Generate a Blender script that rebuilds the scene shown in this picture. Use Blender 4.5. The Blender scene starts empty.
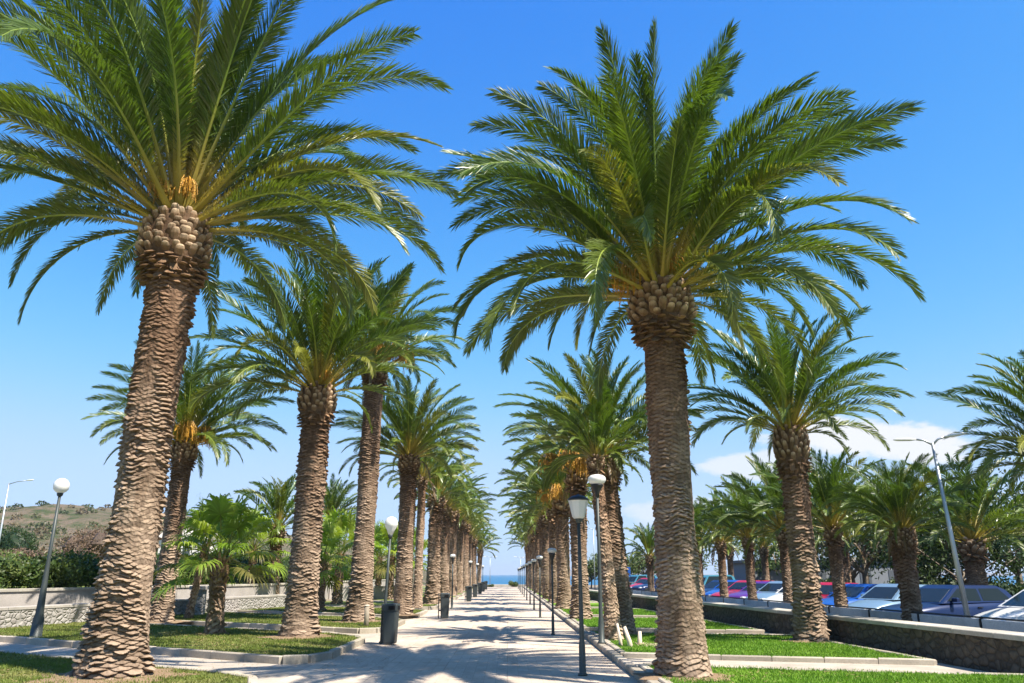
import bpy, math, random
import numpy as np
from mathutils import Vector

R = math.radians
scene = bpy.context.scene
COL = scene.collection

# ------------------------------------------------------------------ helpers
class MB:
    """collects raw geometry and links it as ONE mesh object"""
    def __init__(self):
        self.v = []; self.f = []; self.mi = []; self.c = []; self.n = 0
    def add(self, verts, faces, tint=(1, 1, 1), mi=0):
        verts = np.asarray(verts, dtype=np.float64).reshape(-1, 3)
        o = self.n
        self.v.append(verts)
        if isinstance(faces, np.ndarray):
            self.f.extend((faces + o).tolist())
        else:
            self.f.extend([tuple(i + o for i in fc) for fc in faces])
        self.mi.extend([mi] * len(faces))
        t = np.asarray(tint, dtype=np.float64)
        if t.ndim == 1:
            t = np.repeat(t[None, :], len(verts), 0)
        self.c.append(t)
        self.n += len(verts)
    def box(self, x0, x1, y0, y1, z0, z1, tint=(1, 1, 1), mi=0):
        v = [(x0, y0, z0), (x1, y0, z0), (x1, y1, z0), (x0, y1, z0), (x0, y0, z1), (x1, y0, z1), (x1, y1, z1), (x0, y1, z1)]
        f = [(0, 3, 2, 1), (4, 5, 6, 7), (0, 1, 5, 4), (1, 2, 6, 5), (2, 3, 7, 6), (3, 0, 4, 7)]
        self.add(v, f, tint, mi)
    def obox(self, p, ax, half, z0, z1, tint=(1, 1, 1), bev=0.0, mi=0):
        """oriented box: centre p (x,y), unit axis ax, half sizes (along, across), bevelled top"""
        ax = np.array(ax); ay = np.array((-ax[1], ax[0])); v = []
        def ring(b, z):
            for sx, sy in ((-1, -1), (1, -1), (1, 1), (-1, 1)):
                q = np.array(p) + ax * sx * (half[0] - b) + ay * sy * (half[1] - b)
                v.append((q[0], q[1], z))
        ring(0, z0)
        if bev:
            ring(0, z1 - bev); ring(bev, z1)
        else:
            ring(0, z1)
        k = len(v) // 4
        f = [(3, 2, 1, 0), tuple(4 * (k - 1) + i for i in range(4))]
        for r in range(k - 1):
            for i in range(4):
                f.append((4 * r + i, 4 * r + (i + 1) % 4, 4 * r + 4 + (i + 1) % 4, 4 * r + 4 + i))
        self.add(v, f, tint, mi)
    def tube(self, pts, rad, n=8, tint=(1, 1, 1), cap=True, flat=1.0, mi=0):
        pts = np.asarray(pts, float); m = len(pts)
        rad = np.full(m, rad, float) if np.isscalar(rad) else np.asarray(rad, float)
        T = np.gradient(pts, axis=0); T /= np.linalg.norm(T, axis=1)[:, None] + 1e-12
        ref = np.array((0, 0, 1.0)) if abs(T[0][2]) < .9 else np.array((1.0, 0, 0))
        A = np.cross(T, ref); A /= np.linalg.norm(A, axis=1)[:, None] + 1e-12
        B = np.cross(T, A)
        a = np.linspace(0, 2 * math.pi, n, endpoint=False)
        v = pts[:, None, :] + rad[:, None, None] * (A[:, None, :] * np.cos(a)[None, :, None] + B[:, None, :] * (flat * np.sin(a))[None, :, None])
        f = []
        for i in range(m - 1):
            for j in range(n):
                f.append((i * n + j, i * n + (j + 1) % n, (i + 1) * n + (j + 1) % n, (i + 1) * n + j))
        if cap:
            f.append(tuple(range(n - 1, -1, -1))); f.append(tuple((m - 1) * n + j for j in range(n)))
        self.add(v.reshape(-1, 3), f, tint, mi)
    def lathe(self, prof, n=20, c=(0, 0, 0), tint=(1, 1, 1), mi=0):
        a = np.linspace(0, 2 * math.pi, n, endpoint=False); v = []
        for r, z in prof:
            for t in a: v.append((c[0] + r * math.cos(t), c[1] + r * math.sin(t), c[2] + z))
        f = []
        for i in range(len(prof) - 1):
            for j in range(n):
                f.append((i * n + j, i * n + (j + 1) % n, (i + 1) * n + (j + 1) % n, (i + 1) * n + j))
        f.append(tuple(range(n - 1, -1, -1))); f.append(tuple((len(prof) - 1) * n + j for j in range(n)))
        self.add(v, f, tint, mi)
    def mesh(self, name, mat, smooth=False):
        me = bpy.data.meshes.new(name)
        V = np.concatenate(self.v) if self.v else np.zeros((0, 3))
        me.from_pydata(V.tolist(), [], self.f)
        at = me.color_attributes.new('tint', 'FLOAT_COLOR', 'POINT')
        C = np.concatenate(self.c); C = np.concatenate([C, np.ones((len(C), 1))], 1)
        at.data.foreach_set('color', C.ravel().astype(np.float32))
        for m in (mat if isinstance(mat, (list, tuple)) else [mat]): me.materials.append(m)
        me.polygons.foreach_set('material_index', np.array(self.mi, dtype=np.int32))
        if smooth: me.polygons.foreach_set('use_smooth', np.ones(len(self.f), dtype=bool))
        me.update()
        return me
    def build(self, name, mat, parent=None, smooth=False):
        return link(name, self.mesh(name, mat, smooth), parent)

def link(name, data, parent=None):
    o = bpy.data.objects.new(name, data); COL.objects.link(o)
    if parent is not None: o.parent = parent
    return o
def tag(o, label=None, cat=None, group=None, kind=None):
    if label: o['label'] = label
    if cat: o['category'] = cat
    if group: o['group'] = group
    if kind: o['kind'] = kind
    return o
def thing(name, loc, label, cat, group=None, rz=0.0):
    o = bpy.data.objects.new(name, None); COL.objects.link(o)
    o.location = loc; o.rotation_euler = (0, 0, rz); o.empty_display_size = .3
    return tag(o, label, cat, group)
def copy_thing(src, loc, label, rz=None, scale=None):
    c = src.copy(); COL.objects.link(c); c.location = loc; c['label'] = label
    if rz is not None: c.rotation_euler = (c.rotation_euler[0], c.rotation_euler[1], rz)
    if scale is not None: c.scale = scale
    for ch in list(src.children):
        d = ch.copy(); COL.objects.link(d); d.parent = c
        for g in list(ch.children):
            e = g.copy(); COL.objects.link(e); e.parent = d
    return c

# ------------------------------------------------------------------ materials
class NT:
    def __init__(self, name):
        self.m = bpy.data.materials.new(name); self.m.use_nodes = True
        self.t = self.m.node_tree; self.t.nodes.clear()
        self.out = self.n('ShaderNodeOutputMaterial')
    def n(self, typ, **kw):
        x = self.t.nodes.new(typ)
        for k, v in kw.items(): setattr(x, k, v)
        return x
    def l(self, a, b): self.t.links.new(a, b)
    def noise(self, scale, detail=4, rough=.55, vec=None, dist=0):
        x = self.n('ShaderNodeTexNoise'); x.inputs['Scale'].default_value = scale
        x.inputs['Detail'].default_value = detail; x.inputs['Roughness'].default_value = rough; x.inputs['Distortion'].default_value = dist
        if vec is not None: self.l(vec, x.inputs['Vector'])
        return x
    def ramp(self, fac, stops):
        x = self.n('ShaderNodeValToRGB'); e = x.color_ramp.elements
        while len(e) > 1: e.remove(e[-1])
        e[0].position = stops[0][0]; e[0].color = (*stops[0][1], 1)
        for p, c in stops[1:]:
            k = e.new(p); k.color = (*c, 1)
        self.l(fac, x.inputs['Fac']); return x.outputs['Color']
    def mix(self, fac, a, b, mode='MIX'):
        x = self.n('ShaderNodeMix', data_type='RGBA', blend_type=mode)
        for s, val in ((0, fac), (6, a), (7, b)):
            if hasattr(val, 'is_output'): self.l(val, x.inputs[s])
            else: x.inputs[s].default_value = val if s == 0 else (*val, 1)
        return x.outputs[2]
    def coord(self, which='Object'): return self.n('ShaderNodeTexCoord').outputs[which]
    def pos(self): return self.n('ShaderNodeNewGeometry').outputs['Position']
    def mapping(self, vec, scale=(1, 1, 1), rot=(0, 0, 0), loc=(0, 0, 0)):
        x = self.n('ShaderNodeMapping'); x.inputs['Scale'].default_value = scale; x.inputs['Rotation'].default_value = rot; x.inputs['Location'].default_value = loc
        self.l(vec, x.inputs['Vector']); return x.outputs['Vector']
    def tint(self): return self.n('ShaderNodeVertexColor', layer_name='tint').outputs['Color']
    def bsdf(self, col, rough=.7, spec=.4, metal=0.0, coat=0.0):
        b = self.n('ShaderNodeBsdfPrincipled')
        if hasattr(col, 'is_output'): self.l(col, b.inputs['Base Color'])
        else: b.inputs['Base Color'].default_value = (*col, 1)
        if hasattr(rough, 'is_output'): self.l(rough, b.inputs['Roughness'])
        else: b.inputs['Roughness'].default_value = rough
        b.inputs['Specular IOR Level'].default_value = spec; b.inputs['Metallic'].default_value = metal; b.inputs['Coat Weight'].default_value = coat
        return b
    def bump(self, b, h, strength=.5, dist=.02):
        x = self.n('ShaderNodeBump'); x.inputs['Strength'].default_value = strength; x.inputs['Distance'].default_value = dist
        self.l(h, x.inputs['Height']); self.l(x.outputs['Normal'], b.inputs['Normal'])
    def end(self, sh): self.l(sh, self.out.inputs['Surface']); return self.m

M = {}
def simple(name, col, rough=.5, spec=.4, metal=0.0, coat=0.0, var=.15, scale=6.0, bump=0.0):
    t = NT(name); v = t.coord()
    nz = t.noise(scale, 5, .6, v)
    c = t.mix(nz.outputs['Fac'], tuple(x * (1 - var) for x in col), tuple(min(1, x * (1 + var)) for x in col))
    b = t.bsdf(c, rough, spec, metal, coat)
    if bump: t.bump(b, nz.outputs['Fac'], bump)
    M[name] = t.end(b.outputs[0]); return M[name]

def leafmat(name, trans=.3, rough=.42, spec=.5, tcol=(1.25, 1.3, .55)):
    t = NT(name); c = t.tint()
    nz = t.noise(1.1, 3, .6, t.coord())
    c2 = t.mix(1.0, c, t.ramp(nz.outputs['Fac'], [(.3, (.78, .8, .8)), (.7, (1.15, 1.12, 1.0))]), 'MULTIPLY')
    b = t.bsdf(c2, rough, spec)
    tr = t.n('ShaderNodeBsdfTranslucent'); t.l(t.mix(1.0, c2, tcol, 'MULTIPLY'), tr.inputs['Color'])
    mx = t.n('ShaderNodeMixShader'); mx.inputs[0].default_value = trans
    t.l(b.outputs[0], mx.inputs[1]); t.l(tr.outputs[0], mx.inputs[2])
    M[name] = t.end(mx.outputs[0])
leafmat('frond_leaf', .32, .38, .6)
leafmat('fan_leaf', .5, .45, .4)
leafmat('shrub_leaf', .25, .5, .3)

def barkmat():
    t = NT('palm_bark'); c = t.tint(); v = t.coord()
    nz = t.noise(14, 6, .65, t.mapping(v, (1, 1, .45))); n2 = t.noise(1.3, 3, .5, v); n3 = t.noise(70, 4, .7, t.mapping(v, (1, 1, .25)))
    k = t.ramp(nz.outputs['Fac'], [(.25, (.6, .56, .52)), (.5, (1, 1, 1)), (.78, (1.3, 1.27, 1.22))])
    c2 = t.mix(1.0, c, k, 'MULTIPLY')
    c3 = t.mix(1.0, c2, t.ramp(n2.outputs['Fac'], [(.3, (.66, .63, .60)), (.5, (1, .99, .98)), (.72, (1.22, 1.22, 1.24))]), 'MULTIPLY')
    n4 = t.noise(2.2, 5, .7, t.mapping(v, (2.2, 2.2, .25)))
    c3 = t.mix(1.0, c3, t.ramp(n4.outputs['Fac'], [(.32, (.70, .66, .62)), (.5, (1, 1, 1))]), 'MULTIPLY')
    b = t.bsdf(c3, .88, .15)
    h = t.n('ShaderNodeMath', operation='ADD'); t.l(nz.outputs['Fac'], h.inputs[0]); t.l(n3.outputs['Fac'], h.inputs[1])
    t.bump(b, h.outputs[0], .6, .02)
    M['palm_bark'] = t.end(b.outputs[0])
barkmat()

def tintmat(name, rough=.7, spec=.3, metal=0.0, coat=0.0, nscale=25.0, lo=.85, hi=1.12, bump=0.0):
    t = NT(name); v = t.coord()
    nz = t.noise(nscale, 5, .6, v)
    c = t.mix(1.0, t.tint(), t.ramp(nz.outputs['Fac'], [(.3, (lo,) * 3), (.7, (hi,) * 3)]), 'MULTIPLY')
    b = t.bsdf(c, rough, spec, metal, coat)
    if bump: t.bump(b, nz.outputs['Fac'], bump, .01)
    M[name] = t.end(b.outputs[0])
tintmat('tinted_matte', .85, .2, bump=.2)
tintmat('fruit', .55, .3)
tintmat('soil', .95, .1, nscale=40, lo=.6, hi=1.3, bump=.4)

def pavermat():
    t = NT('promenade_pavers'); p = t.pos()
    br = t.n('ShaderNodeTexBrick'); t.l(t.mapping(p, (1, 1, 1), (0, 0, R(90))), br.inputs['Vector'])
    br.inputs['Scale'].default_value = 1; br.inputs['Brick Width'].default_value = .40; br.inputs['Row Height'].default_value = .20
    br.inputs['Mortar Size'].default_value = .0042; br.inputs['Mortar Smooth'].default_value = .3; br.inputs['Bias'].default_value = -.1
    br.inputs['Color1'].default_value = (.48, .40, .325, 1); br.inputs['Color2'].default_value = (.53, .455, .375, 1); br.inputs['Mortar'].default_value = (.37, .315, .26, 1)
    n1 = t.noise(.35, 5, .6, p); n2 = t.noise(9, 6, .7, p); n3 = t.noise(1.6, 5, .65, p, 1.0)
    c = t.mix(1.0, br.outputs['Color'], t.ramp(n1.outputs['Fac'], [(.3, (.86, .84, .83)), (.7, (1.08, 1.07, 1.06))]), 'MULTIPLY')
    c = t.mix(1.0, c, t.ramp(n3.outputs['Fac'], [(.28, (.8, .79, .78)), (.42, (1, 1, 1))]), 'MULTIPLY')
    c = t.mix(1.0, c, t.ramp(n2.outputs['Fac'], [(.3, (.86, .86, .86)), (.7, (1.1, 1.1, 1.1))]), 'MULTIPLY')
    bb = t.n('ShaderNodeTexBrick'); t.l(p, bb.inputs['Vector']); bb.inputs['Scale'].default_value = 1; bb.inputs['Brick Width'].default_value = 2.4; bb.inputs['Row Height'].default_value = 1.6; bb.inputs['Mortar Size'].default_value = .012
    bb.inputs['Color1'].default_value = (.90, .89, .88, 1); bb.inputs['Color2'].default_value = (1.06, 1.05, 1.03, 1); bb.inputs['Mortar'].default_value = (.8, .79, .77, 1)
    c = t.mix(1.0, c, bb.outputs['Color'], 'MULTIPLY')
    n5 = t.noise(.9, 6, .75, t.mapping(p, (1.6, .35, 1)), .6)
    c = t.mix(1.0, c, t.ramp(n5.outputs['Fac'], [(.30, (.72, .69, .66)), (.43, (1, 1, 1))]), 'MULTIPLY')
    b = t.bsdf(c, .85, .2)
    t.bump(b, br.outputs['Fac'], -.35, .01)
    M['pavers'] = t.end(b.outputs[0])
pavermat()

def concrete(name, col, sc=3.0, rough=.85):
    t = NT(name); p = t.pos()
    n1 = t.noise(sc * .4, 5, .6, p); n2 = t.noise(sc * 8, 6, .7, p)
    c = t.mix(1.0, t.tint(), col, 'MULTIPLY')
    c = t.mix(1.0, c, t.ramp(n1.outputs['Fac'], [(.3, (.74, .73, .71)), (.7, (1.12, 1.11, 1.1))]), 'MULTIPLY')
    c = t.mix(1.0, c, t.ramp(n2.outputs['Fac'], [(.3, (.82, .82, .82)), (.7, (1.1, 1.1, 1.1))]), 'MULTIPLY')
    b = t.bsdf(c, rough, .2); t.bump(b, n2.outputs['Fac'], .35, .01)
    M[name] = t.end(b.outputs[0])
concrete('kerb_concrete', (.40, .36, .30)); concrete('path_concrete', (.42, .37, .31)); concrete('white_render', (.40, .37, .345)); concrete('barrier_paint', (.82, .80, .77)); concrete('cap_stone', (.44, .41, .36))
concrete('asphalt', (.06, .06, .06), 6); concrete('earth', (.24, .19, .13), 1.5)

def lawnmat(name, g1, g2, dry, lo, hi):
    t = NT(name); p = t.pos()
    n1 = t.noise(.55, 5, .62, p, .4); n2 = t.noise(30, 5, .75, t.mapping(p, (1, 1, .3))); n3 = t.noise(3.2, 4, .6, p)
    g = t.mix(n2.outputs['Fac'], g1, g2)
    g = t.mix(1.0, g, t.ramp(n3.outputs['Fac'], [(.3, (.75, .78, .75)), (.7, (1.15, 1.15, 1.1))]), 'MULTIPLY')
    s = t.n('ShaderNodeMath', operation='MULTIPLY_ADD'); t.l(n3.outputs['Fac'], s.inputs[0]); s.inputs[1].default_value = .35
    t.l(n1.outputs['Fac'], s.inputs[2])
    c = t.mix(t.ramp(s.outputs[0], [(lo, (0, 0, 0)), (hi, (1, 1, 1))]), g, dry)
    b = t.bsdf(c, .9, .1); t.bump(b, n2.outputs['Fac'], .9, .03)
    M[name] = t.end(b.outputs[0])
lawnmat('lawn_green', (.105, .20, .016), (.18, .31, .035), (.27, .24, .10), .78, .95)
lawnmat('lawn_dry', (.085, .14, .02), (.16, .22, .045), (.29, .23, .11), .60, .90)
leafmat('grass_blade', .35, .6, .2, (1.1, 1.15, .7))

def stonewall(name, c1, c2, mortar, scale):
    t = NT(name); p = t.pos()
    mp = t.mapping(p, (scale, scale, scale * 1.35))
    w = t.noise(3, 3, .5, p); mv = t.n('ShaderNodeVectorMath', operation='MULTIPLY_ADD')
    t.l(w.outputs['Color'], mv.inputs[0]); mv.inputs[1].default_value = (.35, .35, .35); t.l(mp, mv.inputs[2])
    vo = t.n('ShaderNodeTexVoronoi', feature='DISTANCE_TO_EDGE'); t.l(mv.outputs[0], vo.inputs['Vector']); vo.inputs['Scale'].default_value = 1
    vc = t.n('ShaderNodeTexVoronoi'); t.l(mv.outputs[0], vc.inputs['Vector']); vc.inputs['Scale'].default_value = 1
    sp = t.n('ShaderNodeSeparateColor'); t.l(vc.outputs['Color'], sp.inputs[0])
    c = t.mix(sp.outputs[0], c1, c2)
    nz = t.noise(12, 6, .7, p)
    c = t.mix(1.0, c, t.ramp(nz.outputs['Fac'], [(.3, (.72, .72, .72)), (.7, (1.18, 1.17, 1.15))]), 'MULTIPLY')
    c = t.mix(t.ramp(vo.outputs['Distance'], [(.02, (0, 0, 0)), (.08, (1, 1, 1))]), mortar, c)
    b = t.bsdf(c, .9, .15)
    h = t.ramp(vo.outputs['Distance'], [(.0, (0, 0, 0)), (.18, (.8, .8, .8)), (.4, (1, 1, 1))])
    t.bump(b, h, .9, .05)
    M[name] = t.end(b.outputs[0])
stonewall('dark_stone', (.085, .072, .057), (.135, .115, .09), (.072, .062, .05), 4.6)
stonewall('pale_stone', (.24, .22, .205), (.36, .34, .32), (.34, .32, .30), 5.0)

def hillmat():
    t = NT('hill_scrub'); p = t.pos()
    n1 = t.noise(.018, 6, .65, p); n2 = t.noise(.16, 6, .75, p)
    c = t.ramp(n1.outputs['Fac'], [(.35, (.10, .09, .05)), (.5, (.14, .108, .075)), (.65, (.17, .13, .092))])
    c = t.mix(t.ramp(n2.outputs['Fac'], [(.45, (0, 0, 0)), (.6, (1, 1, 1))]), c, (.05, .065, .025))
    b = t.bsdf(c, .95, .1); t.bump(b, n2.outputs['Fac'], 1.0, 2.0)
    M['hill'] = t.end(b.outputs[0])
hillmat()
simple('far_rock', (.16, .14, .12), .95, .1, scale=.004, var=.3)

def seamat():
    t = NT('sea_water'); p = t.pos()
    n = t.noise(.35, 5, .6, t.mapping(p, (.35, 1, 1))); n2 = t.noise(.004, 3, .5, t.mapping(p, (.3, 1, 1)))
    c = t.mix(n2.outputs['Fac'], (.004, .075, .17), (.008, .11, .21))
    b = t.bsdf(c, .35, .35); t.bump(b, n.outputs['Fac'], .8, .4)
    M['sea'] = t.end(b.outputs[0])
seamat()

simple('lamp_pole', (.045, .055, .053), .5, .5, .1); simple('galvanised', (.42, .45, .46), .45, .5, .7, var=.1)
simple('bin_plastic', (.028, .036, .038), .5, .45, var=.25, scale=9, bump=.05); simple('bin_dark', (.006, .006, .007), .8, .2)
simple('dark_metal', (.03, .032, .035), .45, .5, .3); simple('wood_grey', (.26, .22, .17), .85, .2, var=.3, scale=14, bump=.3); simple('pale_wood', (.62, .52, .40), .85, .2, var=.25, scale=14, bump=.3)
simple('bark_grey', (.17, .14, .11), .9, .15, var=.4, scale=9, bump=.5)
simple('tyre', (.018, .018, .018), .85, .2); simple('rim', (.45, .46, .47), .35, .5, .8); simple('headlight', (.55, .58, .6), .12, .7, coat=.5); simple('plate_white', (.7, .7, .68), .5)
simple('blue_sign', (.02, .09, .35), .4); simple('roof_tile', (.36, .14, .075), .85, .2, var=.25, scale=3); simple('house_white', (.72, .68, .62), .85, .2, var=.06); simple('grey_wall', (.2, .21, .22), .85, .2); simple('shutter', (.08, .09, .1), .6)
simple('mirror_black', (.015, .015, .017), .4)
def globemat():
    t = NT('opal_globe'); b = t.bsdf((.82, .82, .79), .22, .5)
    tr = t.n('ShaderNodeBsdfTranslucent'); tr.inputs['Color'].default_value = (.85, .85, .82, 1)
    mx = t.n('ShaderNodeMixShader'); mx.inputs[0].default_value = .3; t.l(b.outputs[0], mx.inputs[1]); t.l(tr.outputs[0], mx.inputs[2]); M['globe'] = t.end(mx.outputs[0])
globemat()
def glassmat():
    t = NT('car_glass'); b = t.bsdf((.012, .018, .02), .08, .22, 0, 0); M['car_glass'] = t.end(b.outputs[0])
glassmat()
def paint(name, col, metal=.15): return simple(name, col, .3, .3, metal * .4, .12, var=.04)

# ------------------------------------------------------------------ world, sun, camera
SUN = Vector((.80 * math.cos(R(55)), -.60 * math.cos(R(55)), math.sin(R(55)))).normalized()
w = bpy.data.worlds.new('World'); scene.world = w; w.use_nodes = True
nt = w.node_tree; nt.nodes.clear()
def wn(t, **k):
    x = nt.nodes.new(t)
    for a, b in k.items(): setattr(x, a, b)
    return x
sky = wn('ShaderNodeTexSky', sky_type='NISHITA', sun_disc=False)
sky.sun_elevation = R(55); sky.sun_rotation = math.atan2(SUN.x, SUN.y); sky.air_density = 1.0; sky.dust_density = .35; sky.ozone_density = 3.0
hs = wn('ShaderNodeHueSaturation'); hs.inputs['Saturation'].default_value = 1.18; hs.inputs['Value'].default_value = 1.0
nt.links.new(sky.outputs[0], hs.inputs['Color'])
# grade the sky like the camera did: per channel power and gain
sep = wn('ShaderNodeSeparateColor'); nt.links.new(hs.outputs[0], sep.inputs[0]); com = wn('ShaderNodeCombineColor')
for ci_, (pw, gn, mx_) in enumerate(((1.6, .46, 1.75), (1.15, .68, 2.5), (.30, 2.2, 5.0))):
    a_ = wn('ShaderNodeMath', operation='POWER'); nt.links.new(sep.outputs[ci_], a_.inputs[0]); a_.inputs[1].default_value = pw
    b_ = wn('ShaderNodeMath', operation='MULTIPLY'); nt.links.new(a_.outputs[0], b_.inputs[0]); b_.inputs[1].default_value = gn
    # soft shoulder towards mx_
    c_ = wn('ShaderNodeMath', operation='DIVIDE'); nt.links.new(b_.outputs[0], c_.inputs[0]); c_.inputs[1].default_value = mx_
    d_ = wn('ShaderNodeMath', operation='POWER'); nt.links.new(c_.outputs[0], d_.inputs[0]); d_.inputs[1].default_value = 3
    e_ = wn('ShaderNodeMath', operation='ADD'); nt.links.new(d_.outputs[0], e_.inputs[0]); e_.inputs[1].default_value = 1
    f_ = wn('ShaderNodeMath', operation='POWER'); nt.links.new(e_.outputs[0], f_.inputs[0]); f_.inputs[1].default_value = 1 / 3
    g_ = wn('ShaderNodeMath', operation='DIVIDE'); nt.links.new(b_.outputs[0], g_.inputs[0]); nt.links.new(f_.outputs[0], g_.inputs[1]); nt.links.new(g_.outputs[0], com.inputs[ci_])
tc = wn('ShaderNodeTexCoord')
sx = wn('ShaderNodeSeparateXYZ'); nt.links.new(tc.outputs['Generated'], sx.inputs[0])
def math2(op, a, b=None, clamp=False):
    x = wn('ShaderNodeMath', operation=op); x.use_clamp = clamp
    for i, v in enumerate((a, b)):
        if v is None: continue
        if hasattr(v, 'is_output'): nt.links.new(v, x.inputs[i])
        else: x.inputs[i].default_value = v
    return x.outputs[0]
# cumulus banks that stand low over the land: direction ratios x/y and z/y
rx = math2('DIVIDE', sx.outputs[0], sx.outputs[1]); rz_ = math2('DIVIDE', sx.outputs[2], sx.outputs[1])
cn = wn('ShaderNodeTexNoise'); cn.inputs['Scale'].default_value = 9; cn.inputs['Detail'].default_value = 8; cn.inputs['Roughness'].default_value = .58
cm = wn('ShaderNodeMapping'); cm.inputs['Scale'].default_value = (1, 1, 2.2); nt.links.new(tc.outputs['Generated'], cm.inputs[0]); nt.links.new(cm.outputs[0], cn.inputs['Vector'])
def bank(cx, cz, hw, hh, strength=1.0):
    dx = math2('DIVIDE', math2('SUBTRACT', rx, cx), hw); dz = math2('DIVIDE', math2('SUBTRACT', rz_, cz), hh)
    d = math2('SQRT', math2('ADD', math2('POWER', math2('ABSOLUTE', dx), 2.0), math2('POWER', math2('ABSOLUTE', dz), 2.0)))
    e = math2('SUBTRACT', 1.0, d)                                  # 1 at the centre, 0 at the rim
    e = math2('ADD', e, math2('MULTIPLY', math2('SUBTRACT', cn.outputs['Fac'], .5), 2.6))
    mr = wn('ShaderNodeMapRange', interpolation_type='SMOOTHSTEP'); mr.inputs[1].default_value = .05; mr.inputs[2].default_value = .42; mr.inputs[4].default_value = strength
    nt.links.new(e, mr.inputs[0])
    return mr.outputs[0]
cl = math2('MAXIMUM', bank(.455, .164, .15, .036, 1.0), bank(.33, .135, .10, .02, .75))
cl = math2('MAXIMUM', cl, bank(.245, .075, .12, .02, .6))
cl = math2('MULTIPLY', cl, math2('GREATER_THAN', sx.outputs[1], 0.05))
mixc = wn('ShaderNodeMix', data_type='RGBA'); nt.links.new(cl, mixc.inputs[0]); nt.links.new(com.outputs[0], mixc.inputs[6]); mixc.inputs[7].default_value = (2.9, 2.98, 3.06, 1)
bg = wn('ShaderNodeBackground'); bg.inputs['Strength'].default_value = .14
nt.links.new(mixc.outputs[2], bg.inputs['Color']); wo = wn('ShaderNodeOutputWorld'); nt.links.new(bg.outputs[0], wo.inputs['Surface'])

sl = bpy.data.lights.new('sun', 'SUN'); sl.energy = 4.9; sl.angle = R(.53); sl.color = (1, .925, .81)
so = link('sun', sl); so.rotation_euler = (-SUN).to_track_quat('-Z', 'Y').to_euler(); so.location = (30, -20, 40)
cam = bpy.data.cameras.new('camera'); co = link('camera', cam); cam.sensor_width = 36; cam.lens = 28.125; cam.clip_end = 20000; cam.clip_start = .1
co.location = (0, 0, 1.6); co.rotation_euler = (R(90 + 16.25), 0, R(-.31)); scene.camera = co
scene.view_settings.view_transform = 'Standard'; scene.view_settings.look = 'None'; scene.view_settings.exposure = 1.22; scene.view_settings.gamma = 1
scene.render.engine = 'CYCLES'; cy = scene.cycles
cy.use_denoising = True; cy.max_bounces = 6; cy.diffuse_bounces = 3; cy.glossy_bounces = 2; cy.transmission_bounces = 3; cy.transparent_max_bounces = 4; cy.volume_bounces = 0
cy.use_adaptive_sampling = True; cy.adaptive_threshold = .015; cy.sample_clamp_indirect = 6; cy.caustics_reflective = False; cy.caustics_refractive = False

# ------------------------------------------------------------------ palm pieces
def vnoise(x, y, seed):
    """cheap smooth value noise on arrays"""
    rs = np.random.RandomState(seed); tab = rs.rand(64, 64)
    xi = np.floor(x).astype(int); yi = np.floor(y).astype(int); fx = x - xi; fy = y - yi
    fx = fx * fx * (3 - 2 * fx); fy = fy * fy * (3 - 2 * fy)
    g = lambda a, b: tab[a % 64, b % 64]
    return (g(xi, yi) * (1 - fx) + g(xi + 1, yi) * fx) * (1 - fy) + (g(xi, yi + 1) * (1 - fx) + g(xi + 1, yi + 1) * fx) * fy

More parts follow.
